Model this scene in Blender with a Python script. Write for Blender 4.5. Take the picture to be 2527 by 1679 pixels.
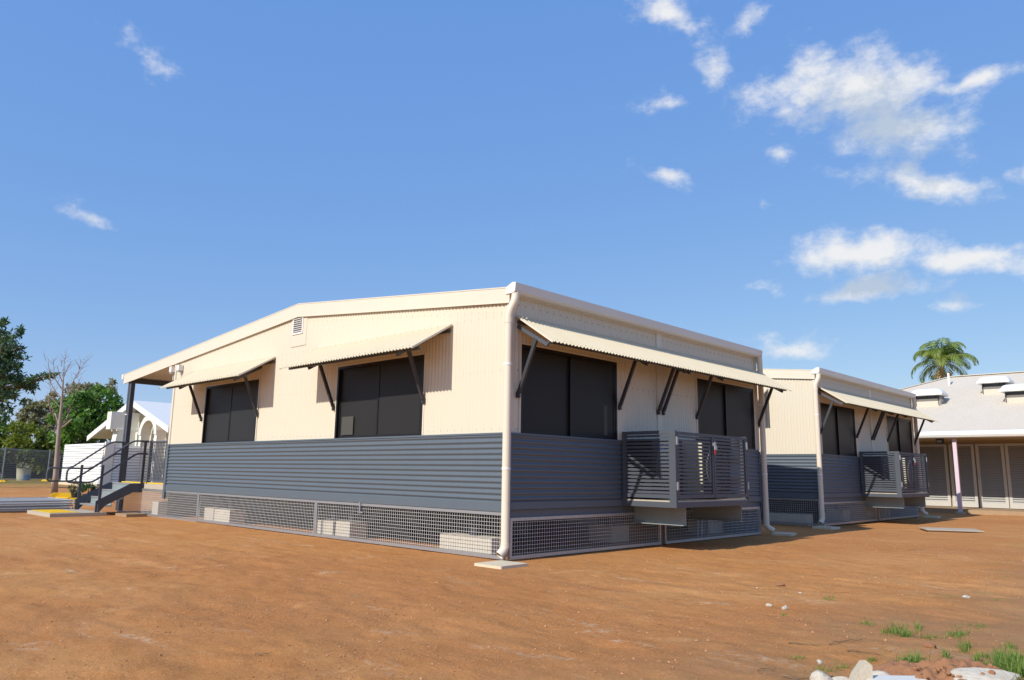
import bpy, math, random
import numpy as np
from mathutils import Vector, Matrix
R = math.radians
random.seed(7); rng = np.random.default_rng(11)
scene = bpy.context.scene
for o in list(bpy.data.objects): bpy.data.objects.remove(o)
col = scene.collection

# ------------------------------------------------------------------ camera
CAM = Vector((7.0954, -7.3383, 1.1029)); YAW, PITCH, ROLL, FPX = 0.7654, 0.1748, 0.0158, 1858.73
fwv = Vector((-math.sin(YAW)*math.cos(PITCH), math.cos(YAW)*math.cos(PITCH), math.sin(PITCH)))
rt0 = Vector((math.cos(YAW), math.sin(YAW), 0)); up0 = rt0.cross(fwv)
RT = rt0*math.cos(ROLL)+up0*math.sin(ROLL); UP = -rt0*math.sin(ROLL)+up0*math.cos(ROLL)
cd = bpy.data.cameras.new('camera'); cam = bpy.data.objects.new('camera', cd); col.objects.link(cam)
cd.sensor_width = 36; cd.lens = FPX/2527*36; cd.clip_end = 9000; cd.clip_start = .05
cam.matrix_world = Matrix(((RT.x, UP.x, -fwv.x, CAM.x), (RT.y, UP.y, -fwv.y, CAM.y), (RT.z, UP.z, -fwv.z, CAM.z), (0, 0, 0, 1)))
scene.camera = cam
def pix_dir(u, v): return (fwv+RT*((u-1263.5)/FPX)-UP*((v-839.5)/FPX))
def on_ground(u, v, z=0.0):
    d = pix_dir(u, v); t = (z-CAM.z)/d.z; return CAM+d*t

# ------------------------------------------------------------------ light, sky, exposure
SUN_EL, SUN_STR, SKY_STR = R(35.6), 4.8, 0.115
scene.view_settings.view_transform = 'Standard'; scene.view_settings.look = 'None'
scene.view_settings.exposure = 0.0; scene.view_settings.gamma = 1.0; scene.view_settings.use_curve_mapping = False
sun_dir = Vector((0.02, 1.0, -math.tan(SUN_EL))).normalized()      # the way the light travels
sl = bpy.data.lights.new('sun', 'SUN'); sl.energy = SUN_STR; sl.angle = R(.53); sl.color = (1, .94, .82)
so = bpy.data.objects.new('sun', sl); col.objects.link(so); so.location = (0, -40, 40)
so.rotation_euler = sun_dir.to_track_quat('-Z', 'Y').to_euler()

world = bpy.data.worlds.new('World'); scene.world = world; world.use_nodes = True
wt = world.node_tree; wn = wt.nodes; wl = wt.links; wn.clear()
# clouds: (u, v, half width, half height, tilt degrees, strength) -> directions on the sky
CL = [(372,132,68,34,22,.56),(205,533,66,22,8,.60),(1608,440,70,24,24,.85),(1668,40,110,40,26,.85),(1620,5,60,20,10,.6),(1762,148,52,42,0,.85),
      (1885,46,36,30,20,.7),(2110,235,205,86,14,1.1),(2055,150,95,40,10,.7),(2405,225,120,26,5,.75),(2225,320,150,66,5,1.0),(1945,380,40,22,0,.7),
      (2260,448,130,34,14,.95),(2520,432,34,30,0,.8),(1900,255,80,50,30,.6),(2140,628,155,52,3,1.1),(2375,645,155,36,3,1.0),(2150,716,130,28,0,.95),
      (2335,757,60,20,8,.85),(1890,713,40,18,8,.7),(1960,842,95,22,6,.85),(1620,258,64,22,0,.55),(1890,503,24,15,0,.5),(1760,780,26,14,0,.35)]
grp = bpy.data.node_groups.new('cloud_density', 'ShaderNodeTree')
grp.interface.new_socket('Vector', in_out='INPUT', socket_type='NodeSocketVector')
grp.interface.new_socket('Density', in_out='OUTPUT', socket_type='NodeSocketFloat')
gn, gl = grp.nodes, grp.links
gi = gn.new('NodeGroupInput'); go = gn.new('NodeGroupOutput')
def gmath(op, a, b=None, c=None):
    n = gn.new('ShaderNodeMath'); n.operation = op
    for i, x in enumerate((a, b, c)):
        if x is None: continue
        if isinstance(x, (int, float)): n.inputs[i].default_value = x
        else: gl.new(x, n.inputs[i])
    return n.outputs[0]
# warp the lookup direction so that the outlines billow
nz = gn.new('ShaderNodeTexNoise'); nz.inputs['Scale'].default_value = 9; nz.inputs['Detail'].default_value = 3; nz.inputs['Roughness'].default_value = .62
gl.new(gi.outputs[0], nz.inputs['Vector'])
wv = gn.new('ShaderNodeVectorMath'); wv.operation = 'MULTIPLY_ADD'; gl.new(nz.outputs['Color'], wv.inputs[0])
wv.inputs[1].default_value = (.10, .10, .07); wv2 = gn.new('ShaderNodeVectorMath'); wv2.operation = 'SUBTRACT'; wv2.inputs[1].default_value = (.05, .05, .035)
gl.new(gi.outputs[0], wv.inputs[2]); gl.new(wv.outputs[0], wv2.inputs[0])
WV = wv2.outputs[0]
acc = None
for (u, v, rx, ry, tl, st) in CL:
    if rx < 100: st *= .84
    c = pix_dir(u, v).normalized(); e1 = Vector((0, 0, 1)).cross(-c).normalized()
    if e1.dot(RT) < 0: e1 = -e1
    e2 = -(c.cross(e1)).normalized()
    if e2.z > 0: e2 = -e2                                # e2 points down in the sky
    k = FPX/ (fwv.dot(c))
    ct, sn = math.cos(R(tl)), math.sin(R(tl))
    a = (e1*ct+e2*sn); b = (-e1*sn+e2*ct)
    mp = gn.new('ShaderNodeMapping'); mp.vector_type = 'TEXTURE'; gl.new(WV, mp.inputs['Vector'])
    cz = a.cross(b); mp.inputs['Rotation'].default_value = Matrix(((a.x, b.x, cz.x), (a.y, b.y, cz.y), (a.z, b.z, cz.z))).to_euler()
    mp.inputs['Scale'].default_value = (rx/k/.70, ry/k/.70, 1e6)
    ln = gn.new('ShaderNodeVectorMath'); ln.operation = 'LENGTH'; gl.new(mp.outputs[0], ln.inputs[0])
    m = gmath('MULTIPLY_ADD', ln.outputs['Value'], -st, st)
    acc = m if acc is None else gmath('MAXIMUM', acc, m)
n2 = gn.new('ShaderNodeTexNoise'); n2.inputs['Scale'].default_value = 21; n2.inputs['Detail'].default_value = 5; n2.inputs['Roughness'].default_value = .66
sq = gn.new('ShaderNodeVectorMath'); sq.operation = 'MULTIPLY'; sq.inputs[1].default_value = (1, 1, 1.5); gl.new(gi.outputs[0], sq.inputs[0]); gl.new(sq.outputs[0], n2.inputs['Vector'])
dn = gmath('MULTIPLY_ADD', gmath('SUBTRACT', n2.outputs['Fac'], .5), 1.7, acc)
mr = gn.new('ShaderNodeMapRange'); mr.interpolation_type = 'SMOOTHERSTEP'; gl.new(dn, mr.inputs['Value'])
mr.inputs['From Min'].default_value = .06; mr.inputs['From Max'].default_value = .95; mr.interpolation_type = 'SMOOTHSTEP'
gl.new(mr.outputs[0], go.inputs[0])

tc = wn.new('ShaderNodeTexCoord')
sky = wn.new('ShaderNodeTexSky'); sky.sky_type = 'NISHITA'; sky.sun_disc = False
sky.sun_elevation = SUN_EL; sky.sun_rotation = math.atan2(-sun_dir.x, -sun_dir.y)
sky.air_density = 1.0; sky.dust_density = .15; sky.ozone_density = 3.0; sky.altitude = 0
def wgrp(vec):
    n = wn.new('ShaderNodeGroup'); n.node_tree = grp; wl.new(vec, n.inputs[0]); return n.outputs[0]
def wmath(op, a, b):
    n = wn.new('ShaderNodeMath'); n.operation = op
    for i, x in enumerate((a, b)):
        if isinstance(x, (int, float)): n.inputs[i].default_value = x
        else: wl.new(x, n.inputs[i])
    return n.outputs[0]
gen0 = tc.outputs['Generated']
fd = wn.new('ShaderNodeVectorMath'); fd.operation = 'DOT_PRODUCT'; wl.new(gen0, fd.inputs[0]); fd.inputs[1].default_value = (fwv.x, fwv.y, 0)
mir = wn.new('ShaderNodeVectorMath'); mir.operation = 'MULTIPLY'; wl.new(gen0, mir.inputs[0]); mir.inputs[1].default_value = (-1, -1, 1)
sel = wn.new('ShaderNodeMixRGB'); wl.new(wmath('LESS_THAN', fd.outputs['Value'], 0.0), sel.inputs['Fac']); wl.new(gen0, sel.inputs['Color1']); wl.new(mir.outputs[0], sel.inputs['Color2'])
gen = sel.outputs[0]                                                # the same kind of clouds stand behind the camera
dA = wgrp(gen)
sh = wn.new('ShaderNodeVectorMath'); sh.operation = 'ADD'; sh.inputs[1].default_value = (-.006, -.014, .036); wl.new(gen, sh.inputs[0])
dB = wgrp(sh.outputs[0])                                            # density a little towards the sun
shade = wn.new('ShaderNodeMapRange'); wl.new(dB, shade.inputs['Value'])
shade.inputs['From Min'].default_value = .12; shade.inputs['From Max'].default_value = .95; shade.inputs['To Min'].default_value = 0; shade.inputs['To Max'].default_value = 1
cc = wn.new('ShaderNodeMixRGB'); wl.new(shade.outputs[0], cc.inputs['Fac'])
CB = .90/SKY_STR
cc.inputs['Color1'].default_value = (CB, CB*1.0, CB*1.0, 1); cc.inputs['Color2'].default_value = (CB*.56, CB*.66, CB*.80, 1)
hs = wn.new('ShaderNodeVectorMath'); hs.operation = 'MULTIPLY_ADD'; wl.new(sky.outputs[0], hs.inputs[0])   # moist, milky air over the clear-sky model
hs.inputs[1].default_value = (.70, .56, .26); hs.inputs[2].default_value = (.080/SKY_STR, .226/SKY_STR, .640/SKY_STR)
mx = wn.new('ShaderNodeMixRGB'); wl.new(wmath('MULTIPLY', dA, .93), mx.inputs['Fac'])
wl.new(hs.outputs[0], mx.inputs['Color1']); wl.new(cc.outputs[0], mx.inputs['Color2'])
bg = wn.new('ShaderNodeBackground'); bg.inputs['Strength'].default_value = SKY_STR; wl.new(mx.outputs[0], bg.inputs['Color'])
ow = wn.new('ShaderNodeOutputWorld'); wl.new(bg.outputs[0], ow.inputs['Surface'])
world.cycles.sampling_method = 'MANUAL'; world.cycles.sample_map_resolution = 128
scene.cycles.max_bounces = 6; scene.cycles.diffuse_bounces = 4; scene.cycles.transparent_max_bounces = 8

# ------------------------------------------------------------------ materials
MATS = {}
def mat(name, colr, rough=.6, metal=0.0, spec=.5, var=.0, vscale=3.0, var2=None, bump=0.0, bscale=60, detail=5, stretch=(1, 1, 1), coat=0, coords='Object', transl=None):
    """Principled material; var mixes towards var2 (or a darker tone) by noise; bump adds fine relief."""
    m = bpy.data.materials.new(name); m.use_nodes = True; nt = m.node_tree; n, l = nt.nodes, nt.links
    p = n['Principled BSDF']; p.inputs['Base Color'].default_value = (*colr, 1); p.inputs['Roughness'].default_value = rough
    p.inputs['Metallic'].default_value = metal; p.inputs['Specular IOR Level'].default_value = spec
    if coat: p.inputs['Coat Weight'].default_value = coat
    tcn = n.new('ShaderNodeTexCoord'); mp = n.new('ShaderNodeMapping'); mp.inputs['Scale'].default_value = stretch
    l.new(tcn.outputs[coords], mp.inputs['Vector'])
    if var > 0:
        t = n.new('ShaderNodeTexNoise'); t.inputs['Scale'].default_value = vscale; t.inputs['Detail'].default_value = detail; t.inputs['Roughness'].default_value = .65
        l.new(mp.outputs[0], t.inputs['Vector'])
        mrn = n.new('ShaderNodeMapRange'); mrn.inputs['From Min'].default_value = .3; mrn.inputs['From Max'].default_value = .7; mrn.inputs['To Max'].default_value = var
        l.new(t.outputs['Fac'], mrn.inputs['Value'])
        mxn = n.new('ShaderNodeMixRGB'); mxn.inputs['Color1'].default_value = (*colr, 1)
        v2 = var2 or tuple(c*.55 for c in colr); mxn.inputs['Color2'].default_value = (*v2, 1)
        l.new(mrn.outputs[0], mxn.inputs['Fac']); l.new(mxn.outputs[0], p.inputs['Base Color'])
        rr = n.new('ShaderNodeMapRange'); rr.inputs['To Min'].default_value = max(.02, rough-.08); rr.inputs['To Max'].default_value = min(1, rough+.12)
        l.new(t.outputs['Fac'], rr.inputs['Value']); l.new(rr.outputs[0], p.inputs['Roughness'])
    if bump > 0:
        t2 = n.new('ShaderNodeTexNoise'); t2.inputs['Scale'].default_value = bscale; t2.inputs['Detail'].default_value = 6
        l.new(mp.outputs[0], t2.inputs['Vector'])
        b = n.new('ShaderNodeBump'); b.inputs['Strength'].default_value = bump; b.inputs['Distance'].default_value = .01
        l.new(t2.outputs['Fac'], b.inputs['Height']); l.new(b.outputs[0], p.inputs['Normal'])
    if transl:
        tr = n.new('ShaderNodeBsdfTranslucent'); tr.inputs['Color'].default_value = (*transl, 1)
        ms = n.new('ShaderNodeMixShader'); ms.inputs[0].default_value = .35
        l.new(p.outputs[0], ms.inputs[1]); l.new(tr.outputs[0], ms.inputs[2]); l.new(ms.outputs[0], n['Material Output'].inputs[0])
    MATS[name] = m; return m
mat('cream', (.655, .597, .487), .42, var=.16, vscale=1.3, var2=(.63, .54, .39), stretch=(1, 1, .5), spec=.35)
mat('cream_awning', (.665, .585, .425), .5, var=.5, vscale=2.4, var2=(.61, .50, .33), spec=.3)
mat('cream_trim', (.68, .62, .515), .4, var=.08, vscale=2, spec=.35)
mat('gutter', (.70, .69, .66), .38, var=.08, vscale=2, spec=.4)
mat('pvc', (.72, .64, .53), .35, var=.12, vscale=3, var2=(.6, .48, .34), spec=.4)
mat('charcoal', (.094, .122, .154), .44, var=.22, vscale=2.2, var2=(.125, .14, .16), spec=.5)
mat('charcoal_frame', (.080, .092, .116), .45, var=.15, vscale=3, spec=.35)
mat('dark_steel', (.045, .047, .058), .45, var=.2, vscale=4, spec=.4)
mat('galv', (.50, .52, .54), .42, metal=.75, var=.45, vscale=14, var2=(.33, .35, .38))
mat('galv_dull', (.36, .37, .38), .6, metal=.1, var=.4, vscale=10)
mat('galv_wire', (.60, .61, .62), .5, metal=.15, var=.2, vscale=8)
mat('galv_beam', (.28, .32, .33), .5, metal=.2, var=.2, vscale=5)
mat('black_frame', (.010, .010, .012), .4, spec=.3)
mat('screen', (.024, .024, .025), .38, var=.5, vscale=30, var2=(.032, .031, .030), detail=3, spec=.14)
mat('pane_grey', (.062, .060, .055), .7)  # dim grey of the rectangles on two panes
mat('white_plastic', (.80, .80, .78), .4)
mat('white_render', (.82, .80, .72), .7, var=.12, vscale=1.0, var2=(.74, .70, .58))
mat('white_steel', (.82, .82, .80), .45, var=.1, vscale=2)
mat('concrete', (.46, .41, .34), .85, var=.4, vscale=7, var2=(.36, .29, .21), bump=.3, bscale=90)
mat('pier', (.60, .55, .46), .85, var=.35, vscale=9, var2=(.42, .33, .24), bump=.3, bscale=70)
mat('paver', (.66, .57, .42), .8, var=.3, vscale=8, var2=(.5, .38, .25), bump=.25, bscale=90)
mat('yellow', (.78, .52, .01), .55, var=.2, vscale=8)
mat('yellow_plastic', (.80, .50, .01), .45, var=.15, vscale=5)
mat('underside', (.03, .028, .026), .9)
mat('soil_red', (.34, .16, .075), .95, var=.6, vscale=9, var2=(.22, .10, .05), bump=.7, bscale=40)
mat('timber', (.36, .24, .14), .75, var=.5, vscale=5, var2=(.24, .16, .09), stretch=(1, 8, 8))
mat('rust', (.30, .16, .09), .8, var=.4, vscale=8)
mat('ac_casing', (.66, .62, .46), .45, var=.1, vscale=3)
mat('ac_dark', (.025, .027, .032), .4)
mat('blue_label', (.03, .16, .34), .5)
mat('red_tag', (.65, .05, .03), .5)
mat('pink_paint', (.66, .53, .60), .5, var=.2, vscale=4, var2=(.58, .45, .52))
mat('roof_old', (.60, .545, .465), .75, var=.35, vscale=1.2, var2=(.54, .45, .37), stretch=(1, .25, 1), spec=.15)
mat('roof_white', (.74, .74, .72), .5, var=.1, vscale=2)
mat('door_paint', (.52, .50, .47), .55, var=.15, vscale=3)
mat('door_slat', (.40, .39, .375), .6, var=.2, vscale=3)
mat('timber_slab', (.40, .27, .16), .9, var=.4, vscale=4, bump=.2)
mat('wall_tan', (.40, .29, .16), .8, var=.2, vscale=2)
mat('bark', (.26, .20, .155), .9, var=.6, vscale=6, var2=(.15, .11, .085), bump=.8, bscale=25, stretch=(1, 1, .3))
mat('bark_grey', (.36, .305, .265), .9, var=.6, vscale=6, var2=(.24, .19, .16), bump=.6, bscale=25, stretch=(1, 1, .3))
mat('leaf_dark', (.055, .115, .06), .5, var=.8, vscale=.8, var2=(.10, .17, .07), transl=(.10, .20, .05))
mat('leaf_green', (.085, .20, .03), .5, var=.8, vscale=.6, var2=(.15, .26, .05), transl=(.18, .36, .04))
mat('leaf_olive', (.25, .25, .13), .6, var=.8, vscale=.7, var2=(.34, .30, .20), transl=(.32, .31, .12))
mat('leaf_yellow', (.19, .23, .02), .55, var=.8, vscale=.9, var2=(.09, .14, .02), transl=(.28, .33, .03))
mat('leaf_palm', (.15, .26, .05), .5, var=.8, vscale=2.0, var2=(.30, .31, .06), transl=(.30, .44, .07))
mat('palm_stalk', (.42, .30, .12), .7, var=.4, vscale=5)
mat('grass', (.13, .24, .03), .6, var=.9, vscale=9, var2=(.27, .30, .08), transl=(.24, .40, .05))
mat('dry', (.24, .15, .08), .9, var=.5, vscale=20)
mat('stone', (.52, .46, .36), .9, var=.5, vscale=12, var2=(.46, .38, .27), bump=.6, bscale=50)
mat('rubble_white', (.54, .50, .43), .9, var=.6, vscale=16, var2=(.36, .30, .22), bump=.8, bscale=45)
mat('plaster', (.66, .65, .61), .8, var=.2, vscale=9, bump=.2, bscale=60)
mat('pebble', (.50, .24, .11), .95, var=.8, vscale=3.0, var2=(.58, .34, .19))
mat('crumb', (.46, .205, .085), .95, var=.9, vscale=4.0, var2=(.33, .14, .06))
mat('shade_cloth', (.018, .032, .035), .9, var=.4, vscale=.6)
mat('pot', (.50, .48, .36), .8, var=.3, vscale=3)
mat('pot_blue', (.09, .18, .32), .6)
mat('flower', (.55, .12, .34), .7)
mat('black_pot', (.015, .015, .016), .6)
mat('orange', (.70, .14, .05), .5)
mat('glass_lamp', (.35, .38, .38), .1)

# the ground's own material: red-brown earth, paler scuffs, damp patches, grit
def ground_material():
    m = bpy.data.materials.new('earth'); m.use_nodes = True; nt = m.node_tree; n, l = nt.nodes, nt.links
    p = n['Principled BSDF']; p.inputs['Roughness'].default_value = .95; p.inputs['Specular IOR Level'].default_value = .12
    g = n.new('ShaderNodeNewGeometry')
    def noise(scale, det=6, rough=.6, st=(1, 1, 1), dist=0):
        mp = n.new('ShaderNodeMapping'); mp.inputs['Scale'].default_value = st; l.new(g.outputs['Position'], mp.inputs['Vector'])
        t = n.new('ShaderNodeTexNoise'); t.inputs['Scale'].default_value = scale; t.inputs['Detail'].default_value = det; t.inputs['Roughness'].default_value = rough; t.inputs['Distortion'].default_value = dist
        l.new(mp.outputs[0], t.inputs['Vector']); return t.outputs['Fac']
    def ramp(f, a, b, lo=0., hi=1.):
        r = n.new('ShaderNodeMapRange'); r.interpolation_type = 'SMOOTHSTEP'; l.new(f, r.inputs['Value'])
        for k, x in (('From Min', a), ('From Max', b), ('To Min', lo), ('To Max', hi)): r.inputs[k].default_value = x
        return r.outputs[0]
    def mix(f, c1, c2):
        x = n.new('ShaderNodeMixRGB')
        if isinstance(f, float): x.inputs[0].default_value = f
        else: l.new(f, x.inputs[0])
        for i, c in ((1, c1), (2, c2)):
            if isinstance(c, tuple): x.inputs[i].default_value = (*c, 1)
            else: l.new(c, x.inputs[i])
        return x.outputs[0]
    base = mix(ramp(noise(.45, 7, .62, (1, 1.6, 1)), .36, .66), (0.513, 0.225, 0.074), (0.574, 0.280, 0.105))
    base = mix(ramp(noise(.16, 4, .55), .44, .60, 0, .6), base, (0.437, 0.177, 0.062))
    base = mix(ramp(noise(1.7, 7, .7, (1, 2.2, 1), .6), .46, .70, 0, .75), base, (0.425, 0.173, 0.053))
    base = mix(ramp(noise(.8, 6, .6, (1.6, .8, 1), 1.2), .60, .76, 0, .65), base, (0.640, 0.353, 0.154))
    base = mix(ramp(noise(6, 6, .75), .50, .78, 0, .55), base, (0.364, 0.156, 0.054))
    base = mix(ramp(noise(45, 4, .75), .50, .70, 0, .70), base, (0.662, 0.360, 0.154))
    base = mix(ramp(noise(80, 3, .7), .54, .70, 0, .55), base, (0.264, 0.110, 0.040))
    # pale scuff marks with ragged ends
    sc = n.new('ShaderNodeMath'); sc.operation = 'MULTIPLY'; l.new(ramp(noise(.9, 5, .6, (.8, 2.6, 1), .8), .59, .70), sc.inputs[0]); l.new(ramp(noise(14, 5, .7), .44, .60), sc.inputs[1])
    sc2 = n.new('ShaderNodeMath'); sc2.operation = 'MULTIPLY'; l.new(sc.outputs[0], sc2.inputs[0]); sc2.inputs[1].default_value = .55
    base = mix(sc2.outputs[0], base, (0.662, 0.516, 0.358))
    # greyer trodden loam to the right of the yard, weedy soil far to the left
    sx = n.new('ShaderNodeSeparateXYZ'); l.new(g.outputs['Position'], sx.inputs[0])
    nn = noise(.6, 5, .6)
    def grow(base, axis, a, b, colr, k):
        ad = n.new('ShaderNodeMath'); ad.operation = 'MULTIPLY_ADD'; l.new(nn, ad.inputs[0]); ad.inputs[1].default_value = k; l.new(sx.outputs[axis], ad.inputs[2])
        return mix(ramp(ad.outputs[0], a, b, 0, .75), base, colr)
    loam = mix(ramp(noise(3, 5, .7), .4, .65), (.375, .195, .095), (.33, .205, .10))
    base = grow(base, 0, 6.2, 8.4, loam, 4.5)
    r1 = n.new('ShaderNodeMath'); r1.operation = 'MULTIPLY_ADD'; l.new(nn, r1.inputs[0]); r1.inputs[1].default_value = -14; l.new(sx.outputs[0], r1.inputs[2])
    base = mix(ramp(r1.outputs[0], -38, -62, 0, .85), base, mix(ramp(noise(1.2, 4), .42, .6), (.24, .16, .08), (.13, .16, .045)))
    l.new(base, p.inputs['Base Color'])
    hgt = mix(.5, mix(.5, noise(30, 8, .75), noise(110, 5, .7)), noise(7, 6, .65))
    b = n.new('ShaderNodeBump'); b.inputs['Strength'].default_value = .75; b.inputs['Distance'].default_value = .05; l.new(hgt, b.inputs['Height']); l.new(b.outputs[0], p.inputs['Normal'])
    MATS['earth'] = m
ground_material()

# ------------------------------------------------------------------ builders
class MB:
    def __init__(s): s.v = []; s.f = []
    def face(s, pts):
        i = len(s.v); s.v += [tuple(p) for p in pts]; s.f.append(tuple(range(i, i+len(pts)))); return s
    def box(s, x0, x1, y0, y1, z0, z1):
        i = len(s.v)
        s.v += [(x0,y0,z0),(x1,y0,z0),(x1,y1,z0),(x0,y1,z0),(x0,y0,z1),(x1,y0,z1),(x1,y1,z1),(x0,y1,z1)]
        s.f += [tuple(i+k for k in q) for q in ((0,3,2,1),(4,5,6,7),(0,1,5,4),(1,2,6,5),(2,3,7,6),(3,0,4,7))]; return s
    def bar(s, a, b, w, h, up=(0, 0, 1)):
        a, b = Vector(a), Vector(b); d = (b-a).normalized(); u = Vector(up)
        sd = d.cross(u)
        if sd.length < 1e-4: sd = d.cross(Vector((1, 0, 0)))
        sd.normalize(); u = sd.cross(d).normalized(); i = len(s.v)
        for p in (a, b):
            for (x, y) in ((-1,-1),(1,-1),(1,1),(-1,1)): s.v.append(tuple(p+sd*(x*w/2)+u*(y*h/2)))
        s.f += [tuple(i+k for k in q) for q in ((0,1,2,3),(7,6,5,4),(0,4,5,1),(1,5,6,2),(2,6,7,3),(3,7,4,0))]; return s
    def tube(s, pts, r, n=10, caps=True):
        pts = [Vector(p) for p in pts]; rs = r if isinstance(r, (list, tuple)) else [r]*len(pts); i0 = len(s.v)
        prev = None
        for k, p in enumerate(pts):
            t = (pts[min(k+1, len(pts)-1)]-pts[max(k-1, 0)]).normalized()
            if prev is None:
                prev = t.cross(Vector((0, 0, 1)))
                if prev.length < .05: prev = t.cross(Vector((1, 0, 0)))
            prev = (prev-t*prev.dot(t)).normalized(); b = t.cross(prev)
            for j in range(n):
                a = 2*math.pi*j/n; s.v.append(tuple(p+(prev*math.cos(a)+b*math.sin(a))*rs[k]))
        for k in range(len(pts)-1):
            for j in range(n):
                j2 = (j+1) % n; s.f.append((i0+k*n+j, i0+k*n+j2, i0+(k+1)*n+j2, i0+(k+1)*n+j))
        if caps:
            s.f.append(tuple(i0+j for j in reversed(range(n)))); s.f.append(tuple(i0+(len(pts)-1)*n+j for j in range(n)))
        return s
    def prism(s, poly, axis, a, b):
        """closed polygon (2-D, counter-clockwise) pushed along an axis from a to b"""
        n = len(poly); i = len(s.v)
        for t in (a, b):
            for (p, q) in poly: s.v.append({'x': (t, p, q), 'y': (p, t, q), 'z': (p, q, t)}[axis])
        s.f.append(tuple(i+k for k in range(n))); s.f.append(tuple(i+n+k for k in reversed(range(n))))
        for k in range(n): s.f.append((i+k, i+n+k, i+n+(k+1) % n, i+(k+1) % n))
        return s
    def build(s, name, m, parent=None, smooth=False, loc=(0, 0, 0)):
        me = bpy.data.meshes.new(name); me.from_pydata(s.v, [], s.f); me.materials.append(MATS[m])
        if smooth:
            me.shade_smooth() if smooth == True else me.set_sharp_from_angle(angle=R(smooth))
            if smooth != True:
                for pl in me.polygons: pl.use_smooth = True
        me.update()
        o = bpy.data.objects.new(name, me); col.objects.link(o); o.location = loc
        if parent: o.parent = parent
        return o
def link_mesh(name, me, parent=None, loc=(0, 0, 0), rot=(0, 0, 0), sc=(1, 1, 1)):
    o = bpy.data.objects.new(name, me); col.objects.link(o); o.location = loc; o.rotation_euler = rot; o.scale = sc
    if parent: o.parent = parent
    return o
def thing(name, label, cat, loc=(0, 0, 0), rz=0, group=None):
    o = bpy.data.objects.new(name, None); col.objects.link(o); o.empty_display_size = .2
    o.location = loc; o.rotation_euler = (0, 0, rz); return tag(o, label, cat, group)
def tag(o, label, cat, group=None):
    o['label'] = label; o['category'] = cat
    if group: o['group'] = group
    return o
CH = {}
def copy_tree(o, parent=None):
    c = o.copy(); col.objects.link(c)
    if parent: c.parent = parent
    for ch in list(o.children): copy_tree(ch, c)
    return c

PITCH_, AMP = .0762, .0075
def wave(t): return AMP*math.cos(2*math.pi*t/PITCH_)
def cols(a0, a1, extra=()):
    step = PITCH_/8; k0 = math.ceil(a0/step-1e-6); k1 = math.floor(a1/step+1e-6)
    c = {round(a0, 5), round(a1, 5)} | {round(k*step, 5) for k in range(k0, k1+1)} | {round(e, 5) for e in extra if a0 < e < a1}
    c = sorted(c); out = [c[0]]
    for x in c[1:]:
        if x-out[-1] > 1e-4: out.append(x)
    return out
def vert_sheet(name, m, parent, plane, a0, a1, zlo, zhi, holes, out):
    """vertical-rib corrugated sheet on plane 'y' (runs in x) or 'x' (runs in y); out = direction the ribs stand proud; holes = (a0,a1,z0,z1)"""
    mb = MB(); key = {}
    cs = cols(a0, a1, [h[0] for h in holes]+[h[1] for h in holes])
    def vid(a, z):
        k = (round(a, 5), round(z, 5))
        if k not in key:
            w = out*(wave(a)+AMP); key[k] = len(mb.v); mb.v.append((a, w, z) if plane == 'y' else (w, a, z))
        return key[k]
    for a, b in zip(cs, cs[1:]):
        mid = (a+b)/2; iv = [(None, None)]; hh = sorted([(h[2], h[3]) for h in holes if h[0] < mid < h[1]])
        bounds = [zlo]; ivs = []; cur = None
        lo = (zlo, zlo)
        for (h0, h1) in hh: ivs.append((lo, (h0, h0))); lo = (h1, h1)
        ivs.append((lo, (zhi(a), zhi(b))))
        for (l0, l1), (h0, h1) in ivs:
            if h0-l0 < 1e-3 and h1-l1 < 1e-3: continue
            f = (vid(a, l0), vid(b, l1), vid(b, h1), vid(a, h0))
            mb.f.append(f if (plane == 'y') == (out < 0) else f[::-1])
    return mb.build(name, m, parent, smooth=True)
def wave_dado(t): return .0105*math.tanh(2.0*math.cos(2*math.pi*t/PITCH_))/.964
def horiz_sheet(name, m, parent, plane, a0, a1, z0, z1, out, base=0.0):
    mb = MB(); zs = cols(z0, z1); na = 2
    for z in zs:
        w = out*(wave_dado(z)+AMP)+base
        for a in (a0, a1): mb.v.append((a, w, z) if plane == 'y' else (w, a, z))
    for k in range(len(zs)-1):
        f = (2*k, 2*k+1, 2*k+3, 2*k+2); mb.f.append(f if (plane == 'y') == (out < 0) else f[::-1])
    return mb.build(name, m, parent, smooth=True)
def screws(parent, m, pts, axis):
    mb = MB()
    for (x, y, z) in pts:
        d = Vector(axis)*.006; mb.tube([(x, y, z), Vector((x, y, z))+d], .0075, 6)
    o = mb.build('screws', m, parent); o['kind'] = 'stuff'; return o

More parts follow.
